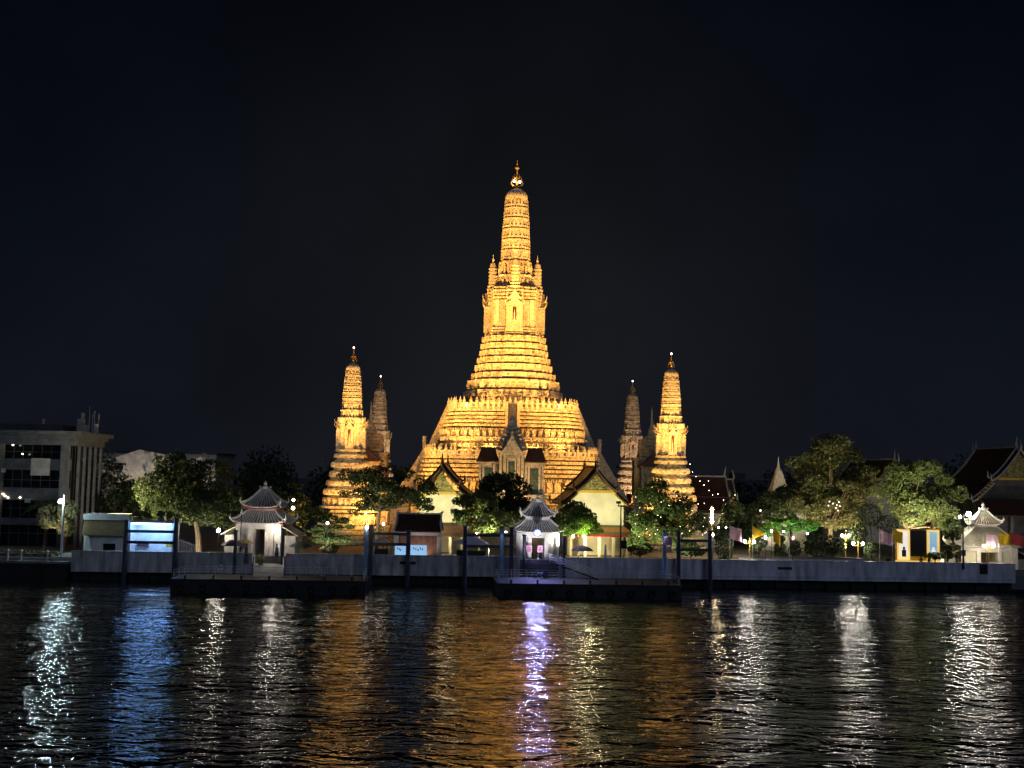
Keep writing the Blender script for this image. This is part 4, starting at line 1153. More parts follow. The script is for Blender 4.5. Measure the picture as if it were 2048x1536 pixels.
# fairy lights
rg = random.Random(5); t = thing('fairy_lights', 'scatter of tiny warm fairy lights hung at the brown roofed hall', 'lights', at(1400, 990, 214))
L0 = t.location.copy()
for px, py in ((1380, 928), (1385, 944), (1392, 953), (1400, 962), (1408, 970), (1417, 962), (1418, 981), (1425, 990), (1436, 988), (1470, 990), (1473, 1003), (1451, 1009), (1424, 1058), (1447, 1000)):
    l = MB(); l.lathe([(.01, -.06), (.06, 0), (.01, .06)], 6); l.build('tiny_bulb', M['lampsmall'], t, loc=at(px, py, 214) - L0)
t = thing('tree_lights', 'tiny warm bulbs scattered through the broad tree below the right gold tower', 'lights', at(1340, 1030, 177)); L0 = t.location.copy()
for _ in range(26):
    px, py = rg.uniform(1270, 1415), rg.uniform(990, 1075)
    l = MB(); l.lathe([(.01, -.04), (.04, 0), (.01, .04)], 6); l.build('tiny_bulb', M['lampsmall'], t, loc=at(px, py, rg.uniform(178, 181)) - L0)
t = thing('red_lamp', 'tiny reddish lamp among the trees above the yellow flag', 'lamp', at(1521, 1021, 196)); ico(.12, 'lamppink', 'bulb', t, (0, 0, 0)); m = MB(); m.bar((0, .2, -.2), (0, .2, -7), .06); m.build('post', M['steel'], t)
t = thing('pink_flower_lights', 'cluster of pink lit blossoms high in the tall feathery tree', 'lights', at(1668, 1012, 196)); L0 = t.location.copy()
for px, py in ((1659, 1003), (1666, 1007), (1674, 1010), (1678, 1004), (1657, 1011), (1672, 1016), (1680, 1012), (1676, 1021)):
    ico(.13, 'blossom', 'blossom', t, at(px, py, 196) - L0)
# floodlight mast and left street lamp
p = at(1242, 1012, 177); t = thing('floodlight_mast', 'black floodlight mast with a crossbar before the right hall', 'mast', (p.x, 177, G)); h = p.z - G
m = MB(); m.tube([(0, 0, 0), (0, 0, h)], [.12, .09], 8); m.build('pole', M['black'], t)
m = MB(); m.box(-.5, 1.6, -.12, .12, h - .1, h + .1); m.build('crossbar', M['black'], t)
m = MB(); m.box(-.75, -.05, -.25, .2, h + .35, h + .75); m.bar((-.35, 0, h + .1), (-.35, 0, h + .4), .12); m.build('floodlight', M['black'], t)
m = MB(); m.box(.02, .95, -.22, .1, 2.4, 3.6); m.build('control_box', M['black'], t)
sx = atz(124, 1120, 3.0); p = at(128, 1003, sx.y); t = thing('street_lamp', 'pale street lamp with a cold white light at far left', 'street lamp', (p.x, sx.y, 3.0)); h = p.z - 3.0
m = MB(); m.tube([(0, 0, 0), (0, 0, h + 1.0)], [.22, .14], 8); m.build('post', M['white'], t)
ico(.3, 'lampcold', 'lamp_head', t, (-.45, -.2, h)); m = MB(); m.bar((0, 0, h + .2), (-.45, -.2, h + .35), .1); m.build('arm', M['white'], t)
p = at(483, 1028, 174); t = thing('lamp_post', 'thin dark lamp post at the left of the left gangway', 'lamp post', (p.x, 174, G))
m = MB(); m.tube([(0, 0, 0), (0, 0, p.z - G)], [.08, .06], 6); m.build('pole', M['black'], t); m = MB(); m.lathe([(.12, p.z - G), (.2, p.z - G + .3), (.1, p.z - G + .7), (.02, p.z - G + .9)], 8); m.build('lamp_head', M['plaster'], t)
p = at(1120, 1035, 175); t = thing('lamp_post', 'thin dark pole right of the central pavilion', 'pole', (p.x, 175, G))
m = MB(); m.tube([(0, 0, 0), (0, 0, p.z - G)], [.07, .05], 6); m.build('pole', M['black'], t); m = MB(); m.lathe([(.09, p.z - G), (.14, p.z - G + .2), (.02, p.z - G + .4)], 8); m.build('cap', M['black'], t)
p = at(1941, 1035, 176.5); t = thing('lamp_post', 'tall dark post with a junction box in front of the far right pavilion', 'pole', (p.x, 179.5, G)); h = p.z - G
m = MB(); m.tube([(0, 0, 0), (0, 0, 3), (0, 0, h)], [.16, .12, .07], 6); m.build('pole', M['steel'], t); m = MB(); m.box(-.35, .3, -.25, -.12, 2.1, 3.0); m.build('junction_box', M['steel'], t); m = MB(); m.box(-.1, 1.4, -.05, .05, h - .1, h); m.build('arm', M['steel'], t)
# blue-white spotlight on the central pavilion
p = at(1075, 1066, 176.4); t = thing('spotlight', 'glaring blue white spotlight on the central pavilion eave', 'spotlight', p)
ico(.27, 'lampblue', 'lens', t, (0, 0, 0)); m = MB(); m.lathe([(.62, -.05), (.5, .3), (.1, .5)], 12); m.v = [(x, z, y) for x, y, z in m.v]; m.build('housing', M['steel'], t)

light('spotlight_beam', 'SPOT', at(1075, 1066, 176.2), 2600, (.32, .42, 1.0), .15, wallpt(1081, 2.2, 7.4), 40)
# ------------------------------------------------------------------ kiosk, shrine, tents, stalls behind the wall
p0, p1 = at(163, 1105, 172), at(252, 1105, 172)
t = thing('kiosk', 'small kiosk with a brown awning and pale roof edge left of the blue lit stall', 'kiosk', ((p0.x + p1.x) / 2, 172.3, G)); w = (p1.x - p0.x) / 2; zt = at(200, 1028, 172).z - G
m = MB(); m.box(-w, w, .3, 4, 0, zt - 1.1); m.build('wall', M['white'], t)
m = MB(); m.box(-w - .1, w + .1, -.1, 4.2, zt - .9, zt); m.build('roof', M['white'], t)
m = MB(); m.hexa([(-w, -.6, zt - 3.3), (w, -.6, zt - 3.3), (w, .28, zt - .95), (-w, .28, zt - .95), (-w, -.65, zt - 3.2), (w, -.65, zt - 3.2), (w, .22, zt - .91), (-w, .22, zt - .91)]); m.build('awning', M['canvasbrown'], t)
m = MB(); m.box(-w * .1, w * .45, .22, .296, .9, 1.9); m.build('window', M['glassdark'], t)
p0, p1 = at(256, 1105, 171), at(345, 1105, 171)
t = thing('ticket_stall', 'white stall glowing blue inside, behind the left timber guide frame', 'stall', ((p0.x + p1.x) / 2, 171.2, G)); w = (p1.x - p0.x) / 2; zt = at(300, 1046, 171).z - G
m = MB(); m.box(-w, w, 2.6, 2.8, 0, zt); m.box(-w, -w + .2, 0, 2.6, 0, zt); m.box(w - .2, w, 0, 2.6, 0, zt); m.build('wall', M['white'], t)
m = MB(); m.box(-w - .2, w + .2, -.4, 3, zt + .004, zt + .3); m.build('roof', M['white'], t)
m = MB(); m.box(-w + .3, w - 1.2, .5, .9, 0, .75); m.build('counter', M['white'], t)
for x0, x1 in ((-w + .9, -w + 2.4), (-w + 2.6, -w + 4.2)):
    m = MB(); m.box(x0, x1, .42, .496, .3, .62); m.build('counter_panel', M['black'], t)
m = MB(); m.box(-w + .4, w - .4, -.36, -.2, zt - .22, zt - .05); m.build('light_strip', M['stripblue'], t)
m = MB(); m.box(-w + .5, -w + 2.2, 2.2, 2.59, 1.5, 2.3); m.build('cabinet', M['maroon'], t)
m = MB(); m.lathe([(.55, 1.6), (.5, 2.0), (.15, 2.3)], 10, (w - .9, 1.2)); m.build('yellow_shade', M['yellow'], t)
light('stall_tube', 'AREA', Vector(t.location) + Vector((0, 1.2, zt - .15)), 260, (.42, .62, 1.0)).data.size = 4.0
for i, px in enumerate((268, 292, 318, 336)):
    q = at(px, 1046, 170.6); z = at(300, 1046, 171).z + .31
    f = thing('potted_plant', ('low bowl of leaves, first pot on the stall roof', 'upright pot with tall green shoots on the stall roof', 'pot with bronze leaves on the stall roof', 'pot of pale leaves at the right end of the stall roof')[i], 'pot plant', (q.x, 171.3, z), group='pots on the stall roof')
    m = MB(); m.lathe([(.35, 0), (.5, .5), (.55, .52), (.4, .48)], 10); m.build('pot', M['terracotta'], f)
    leaves([(0, 0, 1.0 + .35 * (i == 1), .6, .6, .6 + .5 * (i == 1))], 160, .22, 80 + i, .4).build('leaves', M['leaflime' if i % 2 else 'leafpale'], f)
# iron gate right of the stall
g0 = at(356, 1100, 171.5); t = thing('iron_fence', 'pale iron railing fence left of the big leafy tree', 'fence', (g0.x, 171.5, G))
m = MB()
for i in range(11): m.bar((i * .25, 0, 0), (i * .25, 0, 3.0 - .09 * i), .06)
m.bar((0, 0, .3), (2.5, 0, .3), .08); m.bar((0, 0, 2.7), (2.5, 0, 1.9), .08); m.build('bars', M['rail'], t)
# shrine with brown roof
p0, p1 = at(790, 1062, 178), at(884, 1062, 178); zt = at(840, 1030, 178).z; ze = at(840, 1062, 178).z
t = thing('shrine_hall', 'open hall with a dark brown roof and white eave, left of the white tent', 'hall', ((p0.x + p1.x) / 2, 179.5, 0)); w = (p1.x - p0.x) / 2
m = MB(); n = 0
for s in (-1, 1):
    m.hexa([(-w, s * 3.2, ze - .1), (w, s * 3.2, ze - .1), (w - .25, s * .03, zt - .1), (-w + .25, s * .03, zt - .1), (-w, s * 3.2, ze + .06), (w, s * 3.2, ze + .06), (w - .25, s * .03, zt + .06), (-w + .25, s * .03, zt + .06)])
m.build('roof', M['tilered'], t)
m = MB(); m.tube([(-w - .1, 0, zt + .5), (-w + .6, 0, zt + .15), (w - .6, 0, zt + .15), (w + .1, 0, zt + .6)], .16, 5)
for s in (-1, 1): m.tube([(s * (w - .2), 0, zt + .3), (s * (w - .3), -1.6, (zt + ze) / 2 + .05), (s * (w + .05), -3.3, ze)], .16, 5)
m.build('ridge', M['plaster'], t)
m = MB(); m.box(-w * .95, w * .95, -3.1, -2.9, ze - .62, ze - .14); m.build('eave_board', M['white'], t)
m = MB(); m.box(-w * .9, w * .9, -2.4, 2.4, G, ze - .64); m.build('wall', M['browntile'], t)
for a, b_ in ((w * .82, w), (-w, -w * .82)): m = MB(); m.box(a, b_, -3.2, -2.5, G, ze - .7); m.build('column', M['plaster'], t)
for i, (a, b_, lab) in enumerate(((790, 813, 'blue lit notice board, left of two behind the wall'), (820, 853, 'pale blue lit board with dark marks, right of two behind the wall'))):
    q0, q1 = at(a, 1090, 173.6), at(b_, 1108, 173.6)
    f = thing('notice_board', lab, 'board', (q0.x, 173.6, G), group='lit notice boards')
    m = MB(); m.box(0, q1.x - q0.x, 0, .12, .7, q0.z - G); m.build('panel', M['boardblue'], f)
    m = MB()
    for j in range(3 + i * 2):
        xx = (q1.x - q0.x) * (.2 + .13 * j); zz = q0.z - G - .35 - .12 * (j % 3); m.box(xx, xx + .14, -.02, -.004, zz - .3, zz)
    m.build('markings', M['purple'], f)
    m = MB(); m.box(.05, .15, .13, .23, 0, q0.z - G); m.box(q1.x - q0.x - .15, q1.x - q0.x - .05, .13, .23, 0, q0.z - G); m.build('legs', M['steel'], f)
# white tents
for (a, b_, zt_, ze_, Y, lab) in ((905, 978, 1070, 1088, 176.5, 'white market tent beside the middle timber guide frame'), (742, 778, 1075, 1086, 176, 'grey canvas stall behind the second timber guide frame')):
    p0, p1 = at(a, 1090, Y), at(b_, 1090, Y); w = (p1.x - p0.x) / 2; ze = at(a, ze_, Y).z - G; zt = at(a, zt_, Y).z - G
    t = thing('tent', lab, 'tent', ((p0.x + p1.x) / 2, Y + 2, G))
    m = MB(); m.lathe([(w * 1.414, ze), (w * .9, ze + (zt - ze) * .35), (.1, zt)], 4); m.build('canopy', M['tent'], t)
    for sx_ in (-1, 1):
        for sy_ in (-1, 1):
            m = MB(); m.box(sx_ * w * .96 - .06, sx_ * w * .96 + .06, sy_ * w * .96 - .06, sy_ * w * .96 + .06, 0, ze); m.build('leg', M['rail'], t)
    m = MB(); m.box(-w * .8, w * .8, w * .3, w * .5, 0, 1.5); m.build('counter', M['canvasgreen'], t)
# umbrellas
def umbrella(px, py, Y, r, mat, label, hgt=None):
    Y = clear(px, Y, 1.4); p = at(px, py, Y); t = thing('parasol', label, 'parasol', (p.x, Y, G), group='parasols along the river wall'); h = p.z - G; rr = r * Y / F_PX
    m = MB(); m.lathe([(rr, h - rr * .42), (rr * .7, h - rr * .2), (rr * .3, h - .05), (.03, h)], 8, cap=False); m.build('canopy', M[mat], t)
    m = MB(); m.tube([(0, 0, 0), (0, 0, h - .05)], .04, 6); m.build('pole', M['rail'], t)
    return t
umbrella(466, 1080, 172, 26, 'purple', 'open dark purple parasol left of the left pavilion')
umbrella(488, 1078, 173.5, 20, 'canvasbrown', 'open tan parasol beside the purple one at the left pavilion')
umbrella(602, 1083, 174, 24, 'canvasgreen', 'open dark green parasol with red edge right of the left pavilion')
umbrella(1165, 1091, 176, 24, 'purple', 'open dark purple parasol before the right hall porch')
p = at(1211, 1088, 176); t = thing('closed_parasol', 'closed pale parasol standing right of the open purple one', 'parasol', (p.x, 176, G)); h = p.z - G
m = MB(); m.lathe([(.34, .35), (.26, 1.2), (.1, h - .1), (.02, h)], 8); m.build('canopy', M['tent'], t); m = MB(); m.tube([(0, 0, 0), (0, 0, .5)], .06, 6); m.build('pole', M['rail'], t)
# flags
def flag(px, pyt, pyb, Y, w, mat, label, droop=0.25, tri=False, seed=0):
    Y = clear(px, Y, .7); top = at(px, pyt, Y); t = thing('flag', label, 'flag', (top.x, Y, G), group='flags on poles along the wall'); h = top.z - G
    hh = (pyb - pyt) * Y / F_PX; W_ = w * Y / F_PX
    m = MB(); m.tube([(0, 0, 0), (0, 0, h + .25)], [.05, .035], 6); m.build('pole', M['plaster'], t)
    m = MB(); nx, nz = 10, 5
    for i in range(nx + 1):
        for j in range(nz + 1):
            u, v = i / nx, j / nz
            k_ = (1 - .75 * u) if tri else 1
            m.v.append((W_ * u, .22 * math.sin(u * 7 + seed + v * 1.3) * u, h - hh * (v * k_ + u * droop + (0.35 * u if tri else 0)) + .04 * math.sin(u * 9 + seed)))
    for i in range(nx):
        for j in range(nz):
            o = i * (nz + 1) + j; m.f.append((o, o + nz + 1, o + nz + 2, o + 1))
    m.build('cloth', M[mat], t, smooth=True)
    return t
flag(1460, 1052, 1077, 173.8, 24, 'pink', 'pink flag, leftmost of the flags on the wall', .25, seed=1)
flag(1505, 1052, 1077, 174, 22, 'yellow', 'bright yellow pennant blowing right, second flag on the wall', .1, True, 2)
flag(1546, 1056, 1082, 174.4, 14, 'yellow', 'crumpled yellow flag beside the cloud pruned tree', .35, seed=3)
flag(1579, 1055, 1082, 174.6, 6, 'maroon', 'limp dark red flag at the white lantern lamp', .4, seed=4)
flag(1759, 1060, 1084, 177.4, 25, 'pink', 'pink flag left of the portrait stand', .3, seed=5)
flag(1785, 1058, 1081, 177.6, 21, 'yellow', 'olive yellow flag in front of the portrait stand', .3, seed=6)
flag(1972, 1069, 1090, 178.6, 22, 'pink', 'pink flag before the far right pavilion', .1, seed=7)
flag(1997, 1066, 1088, 178.7, 26, 'yellow', 'broad yellow flag before the far right pavilion', .1, seed=8)
flag(2020, 1064, 1086, 178.8, 34, 'flagred', 'red striped flag at the right edge', .45, seed=9)
# portrait stand
p0, p1 = at(1793, 1116, 184), at(1882, 1116, 184); t = thing('portrait_stand', 'gold framed portrait display with a dark stage in the middle', 'display', (p0.x, 184, G)); w = p1.x - p0.x
zt = at(1860, 1058, 184).z - G
m = MB(); m.box(0, w, .3, .6, 0, zt); m.build('backing', M['gold'], t)
m = MB(); m.box(w * .33, w * .68, .1, .296, 1.6, zt - .3); m.build('stage_opening', M['black'], t)
for a0, a1 in ((.03, .31), (.70, .97)):
    m = MB(); m.box(w * a0, w * a1, .08, .28, 1.0, zt - .15); fr = m.build('frame', M['portraitgold'], t)
    m = MB(); m.box(w * (a0 + .05), w * (a1 - .05), .02, .076, 1.5, zt - .5); m.build('picture', M['glowwhite'] if a0 < .5 else M['portrait'], fr)
    m = MB(); c = w * (a0 + a1) / 2; m.box(c - .35, c + .35, -.02, .016, 1.5, 2.6); m.box(c - .17, c + .17, -.02, .016, 2.62, 3.1); m.build('figure', M['purple'] if a0 < .5 else M['glowwhite'], fr)
m = MB(); m.box(-.2, w + .2, -.8, .05, 0, .9); m.build('stage', M['portraitgold'], t)
m = MB(); m.lathe([(.5, zt), (.35, zt + .5), (.08, zt + .9), (.02, zt + 1.2)], 6, (w * .84, .45)); m.build('crest', M['gold'], t)
# red bench table in front and white urns
for px, py, lab in ((1776, 1098, 'white bonsai bowl left of the portrait stand'), (1718, 1108, 'white stone bowl under the twin globe lamp')):
    q = at(px, py, 180); f = thing('stone_bowl', lab, 'bowl', (q.x, 180, G)); m = MB(); m.lathe([(.3, 0), (.25, .5), (.55, .9), (.6, 1.0), (.45, .95)], 10); m.build('bowl', M['white'], f); leaves([(0, 0, 1.2, .4, .4, .35)], 90, .16, 90 + px, .4).build('leaves', M['leaf'], f)
# low garden wall (pale) behind flags
q0, q1 = at(1478, 1112, 178.5), at(1720, 1116, 180)
t = thing('garden_wall', 'low pale striped garden wall behind the flags', 'wall', (q0.x, 178.5, G))
m = MB()
for i in range(4): m.box(0, q1.x - q0.x, .02 * i, .5, .32 * i, .32 * i + .27)
m.build('courses', M['plaster'], t); m = MB(); m.box(-.1, q1.x - q0.x + .1, .1, .45, 0, 1.5); m.build('core', M['concrete'], t)
# hedge and rail at the far left embankment
eL = thing('left_embankment', 'low concrete embankment with pale posts at far left', 'embankment', atz(60, 1122, 2.9)); L0 = eL.location.copy()
yb = L0.y
a = atz(-160, 1122, 2.9).x; b = atz(143, 1122, 2.9).x
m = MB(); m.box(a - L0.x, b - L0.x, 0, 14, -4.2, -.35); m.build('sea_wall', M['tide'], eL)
m = MB(); m.box(a - L0.x, b - L0.x, -.25, 14, -.346, .0); m.build('coping', M['concrete'], eL)
for px in (15, 45, 103):
    q = atz(px, 1121, 2.9); m = MB(); m.lathe([(.14, 0), (.11, 1.3), (.2, 1.4), (.14, 1.6), (.02, 1.7)], 8); m.build('post', M['plaster'], eL, loc=(q.x - L0.x, .15, 0))
m = MB()
for z in (.5, 1.1): m.bar((a - L0.x, .15, z), (b - L0.x, .15, z), .05)
m.build('handrail', M['rail'], eL)
hx0, hx1 = a, atz(98, 1122, 2.9).x
m = leaves([(x, yb + 1.6, 3.6, 1.2, .7, .8) for x in np.arange(hx0, hx1, 1.2)], 3500, .16, 95, .7)
hd = thing('hedge', 'clipped olive hedge behind the pale posts at far left', 'hedge', (hx0, yb + 1.6, 2.9)); m.v = [tuple(Vector(v) - Vector(hd.location)) for v in m.v]; m.build('foliage', M['leafolive'], hd); s = MB(); s.box(.4, hx1 - hx0, -.3, .3, 0, 1.1); s.build('stems', M['bark'], hd)

# ------------------------------------------------------------------ timber/steel guide frames in the water
def guide_frame(pxs, tops, beams, off, label, bx=None):
    Y0 = wallpt(pxs[0], 0, off)
    t = thing('guide_frame', label, 'mooring frame', (Y0.x, Y0.y, 0), group='dark mooring frames in front of the wall')
    L0 = Vector((Y0.x, Y0.y, 0)); cs = []
    for px, tp in zip(pxs, tops):
        w = wallpt(px, 0, off); z = at(px, tp, w.y).z; c = w - L0; cs.append(c)
        m = MB(); m.tube([(c.x, c.y, -1.5), (c.x, c.y, z)], .36, 10); m.lathe([(.36, z - .02), (.46, z), (.46, z + .15), (.05, z + .22)], 10, (c.x, c.y)); m.build('pile', M['steel'], t)
    for by in beams:
        za = at(pxs[0], by, Y0.y).z
        m = MB(); m.bar((cs[0].x, cs[0].y - .1, za), (cs[-1].x, cs[-1].y - .1, za), .34, .42); m.build('beam', M['steel'], t)
    return t
guide_frame((250, 350), (1042, 1037), (1062, 1084), 1.8, 'leftmost dark mooring frame of two piles and two beams')
guide_frame((741, 816), (1052, 1062), (1067, 1088), 1.8, 'mooring frame right of the left landing stage')
guide_frame((930, 1023), (1053, 1057), (1070, 1092), 2.4, 'mooring frame at the left of the right landing stage')
guide_frame((1357, 1420), (1063, 1064), (1081, 1099), 2.0, 'mooring frame with pink sign at the right of the right landing stage')
for px, tp, lab in ((470, 1063, 'lone dark pile left of the left gangway'), (565, 1060, 'lone dark pile right of the left gangway'), (1048, 1072, 'lone dark pile left of the central pavilion gate'), (1128, 1076, 'short dark pile right of the central pavilion gate')):
    w = wallpt(px, 0, 1.0); z = at(px, tp, w.y).z; t = thing('mooring_pile', lab, 'pile', (w.x, w.y, 0), group='single mooring piles')
    m = MB(); m.tube([(0, 0, -1.5), (0, 0, z)], .26, 10); m.build('shaft', M['steel'], t); m = MB(); m.lathe([(.26, z), (.36, z + .02), (.36, z + .18), (.04, z + .25)], 10); m.build('cap', M['steel'], t)
for px, tp, bt, lab in ((731, 1052, 1140, 'light blue painted post with a lamp, left of the second mooring frame'), (1003, 1056, 1150, 'light blue painted post at the left of the right landing stage'), (1329, 1064, 1150, 'light blue painted post carrying the pink sign')):
    w = wallpt(px, 0, 3.2); z = at(px, tp, w.y).z; t = thing('painted_post', lab, 'post', (w.x, w.y, 0), group='light blue posts')
    m = MB(); m.tube([(0, 0, -1), (0, 0, z)], .3, 10); m.build('shaft', M['bluepaint'], t); m = MB(); m.lathe([(.3, z), (.4, z + .02), (.4, z + .15), (.03, z + .2)], 10); m.build('cap', M['steel'], t)
    if px == 731: ico(.2, 'lampdim', 'lamp_head', t, (.15, -.5, z - .1))
    else:
        m = MB(); m.box(-.12, .12, -1.0, -.7, z + .1, z + .2); m.bar((0, 0, z + .15), (0, -.8, z + .15), .07); m.build('added_arm', M['steel'], t)
        light('added_post_light', 'SPOT', (w.x, w.y - .95, z + .05), 130, (.5, .72, 1), .1, (w.x, w.y - .2, z - 3), 50)  # no lamp on these posts: arm and spot are added to brighten them
w = wallpt(1338, 0, 3.9); q0, q1 = at(1328, 1073, w.y), at(1344, 1091, w.y)
t = thing('pink_sign', 'pink notice sign on the blue post at the right landing stage', 'sign', (w.x, w.y, 0))
m = MB(); m.box(q0.x - w.x, q1.x - w.x, -.05, .02, q1.z, q0.z); m.build('panel', M['signpink'], t)
m = MB()
for i in range(4):
    z = q1.z + (q0.z - q1.z) * (.2 + .2 * i); m.box(q0.x - w.x + .15, q1.x - w.x - .15 - .15 * (i % 2), -.07, -.054, z, z + .08)
m.build('lettering', M['maroon'], t)
m = MB(); q0, q1 = at(1330, 1094, w.y), at(1342, 1105, w.y); m.box(q0.x - w.x, q1.x - w.x, -.05, .02, q1.z, q0.z); m.build('lower_plate', M['pink'], t)
m = MB(); m.bar((-.2, .08, q1.z), (-.2, .08, q0.z + 2), .08); m.build('bracket', M['steel'], t)

# ------------------------------------------------------------------ landing stages, rails, gangways
def stage(px0, px1, o0, o1, label, skip=()):
    a = wallpt(px0, 0, o0); b = wallpt(px1, 0, o0); L = (Vector((b.x, b.y, 0)) - Vector((a.x, a.y, 0))).length; D = o1 - o0
    a1 = wallpt(px0, 0, o1); b1 = wallpt(px1, 0, o1)
    org = Vector((a1.x, a1.y, 0)); L = (Vector((b1.x, b1.y, 0)) - org).length
    t = thing('landing_stage', label, 'pontoon', org, WANG)
    m = MB(); m.box(0, L, 0, D, -.6, 1.72); m.build('hull', M['hull'], t)
    m = MB(); m.box(-.12, L + .12, -.12, D + .1, 1.724, 1.9); m.build('deck', M['deck'], t)
    m = MB(); k_ = int(L / 2.2)
    for i in range(k_ + 1):
        x = .3 + (L - .6) * i / k_
        m.tube([(x, D - .3, 1.9), (x, D - .3, 3.05)], .05, 5)
    for z in (2.3, 2.65, 3.02): m.tube([(.3, D - .3, z), (L - .3, D - .3, z)], .035, 5)
    for x in (.3, L - .3):
        for y in (.5, D * .5): m.tube([(x, y, 1.9), (x, y, 3.05)], .05, 5)
        for z in (2.3, 2.65, 3.02): m.tube([(x, .5, z), (x, D - .3, z)], .035, 5)
    m.build('railing', M['rail'], t)
    for i in range(7):
        x = L * (i + .5) / 7; m = MB(); m.lathe([(.2, 1.9), (.14, 2.0), (.14, 2.25), (.24, 2.32), (.1, 2.4)], 8, (x, .35)); m.build('bollard', M['hull'], t)
    for i in range(9):
        x = L * (i + .5) / 9; m = MB()
        P = [(x + .42 * math.cos(u * math.pi / 6), -.28, .7 + .42 * math.sin(u * math.pi / 6)) for u in range(13)]
        m.tube(P, .14, 6, cap=False); m.build('tyre_fender', M['black'], t)
    return t, L, D
st1, L1, D1 = stage(343, 733, 7.0, 15.0, 'left floating landing stage with pale rails and life rings')
st2, L2, D2 = stage(997, 1364, 6.0, 16.0, 'right floating landing stage lit blue beside the central pavilion')
def life_ring(px, py, off, label):
    w = wallpt(px, 0, off); p = at(px, py, w.y); t = thing('life_ring', label, 'life ring', p, WANG, 'life rings on the landing stages')
    m = MB(); m.tube([(.42 * math.cos(u * math.pi / 8), 0, .42 * math.sin(u * math.pi / 8)) for u in range(17)], .11, 8, cap=False); m.build('ring', M['white'], t, smooth=True)
    m = MB()
    for u in range(4):
        a = u * math.pi / 2 + .4; m.tube([(.42 * math.cos(a - .16), 0, .42 * math.sin(a - .16)), (.42 * math.cos(a + .16), 0, .42 * math.sin(a + .16))], .125, 8)
    m.build('band', M['red'], t)
life_ring(439, 1136, 7.2, 'white life ring on the left stage rail, left of the gangway')
life_ring(633, 1132, 7.2, 'white life ring on the left stage rail, right of the gangway')
life_ring(1243, 1141, 6.2, 'dim life ring on the right stage rail')
# stairs and gangway at the left gate
def ramp(pa, pb, w, label, mat, rails=True, steps=0):
    """walkway from point pa (upper) to pb (lower), width w along the wall"""
    t = thing('gangway', label, 'gangway', pa); d = pb - pa; n = Vector((WD.x, WD.y, 0)) * (w / 2)
    if abs(d.normalized().dot(WD)) > .6: n = WN * (w / 2)
    m = MB(); q = Vector((0, 0, .18))
    m.hexa([-n - q, n - q, d + n - q, d - n - q, -n, n, d + n, d - n]); m.build('walkway', M[mat], t)
    m = MB()
    for s in (-1, 1):
        for i in range(7): b = d * (i / 6) + n * s; m.tube([b, b + Vector((0, 0, 1.1))], .05, 5)
        for z in (.35, .72, 1.1): m.tube([n * s + Vector((0, 0, z)), d + n * s + Vector((0, 0, z))], .045, 5)
    m.build('railing', M['rail'], t)
    return t
ga = wallpt(538, 3.0, 0.3); gb = wallpt(538, 1.95, 10.5)
ramp(ga, gb, 4.2, 'pale lit gangway sloping down from the left pavilion', 'plaster')
t = thing('landing_steps', 'stone steps in the wall gap below the left pavilion', 'steps', wallpt(538, 3.0, .2), WANG)
for i in range(5): m = MB(); m.box(-2.6, 2.6, .35 * i, .35 * i + 1.6, -.6 + .26 * i, -.34 + .26 * i + .25); m.build('step', M['concrete'], t)
ga = wallpt(1100, 3.9, .6); gb = wallpt(1198, 1.95, 8.0)
ramp(ga, gb, 1.8, 'dark gangway with pale rails sloping right from the central pavilion', 'deck')
t = thing('landing_steps', 'steps in the wall gap below the blue spotlight', 'steps', wallpt(1080, 3.0, .2), WANG)
for i in range(5): m = MB(); m.box(-2.9, 2.9, .35 * i, .35 * i + 1.6, -.6 + .26 * i, -.34 + .26 * i + .25); m.build('step', M['darkconcrete'], t)
# guardian statues and flower pot at the left steps
for px, lab in ((493, 'dark stone guardian figure left of the left gangway'), (553, 'dark stone guardian figure right of the left gangway')):
    w = wallpt(px, 0, -.2); t = thing('guardian_statue', lab, 'statue', (w.x, w.y, G), group='stone guardians at the left steps')
    m = MB(); m.box(-.35, .35, -.35, .35, -.6, .5); m.build('plinth', M['concrete'], t); m = MB(); m.lathe([(.3, .5), (.34, .9), (.22, 1.4), (.27, 1.7), (.12, 1.95), (.17, 2.15), (.13, 2.35), (.03, 2.55)], 10); m.build('figure', M['darkconcrete'], t, smooth=True)
w = wallpt(522, 0, 1.5); t = thing('flower_pot', 'pot of pale flowers at the head of the left gangway', 'flower pot', (w.x, w.y, 2.75)); m = MB(); m.lathe([(.3, 0), (.42, .5), (.36, .5)], 10); m.build('pot', M['terracotta'], t); leaves([(0, 0, 1.0, .75, .6, .7)], 260, .18, 99, .5).build('flowers', M['leafpale'], t)
# signs in the central gate
for px0, px1, lab in ((1053, 1064, 'small pink notice left in the central gate'), (1075, 1086, 'small pink notice right in the central gate')):
    q0, q1 = at(px0, 1091, 177.6), at(px1, 1105, 177.6); t = thing('notice', lab, 'sign', (q0.x, 177.6, G), group='pink notices in the gate')
    m = MB(); m.box(0, q1.x - q0.x, 0, .06, q1.z - G, q0.z - G); m.build('panel', M['signpink'], t); m = MB()
    for i in range(3): m.box(.12, q1.x - q0.x - .12, -.02, -.004, q1.z - G + .2 + .25 * i, q1.z - G + .3 + .25 * i)
    m.build('lettering', M['red'], t); m = MB(); m.box(.1, .18, .07, .15, 0, q1.z - G); m.box(q1.x - q0.x - .18, q1.x - q0.x - .1, .07, .15, 0, q1.z - G); m.build('legs', M['steel'], t)
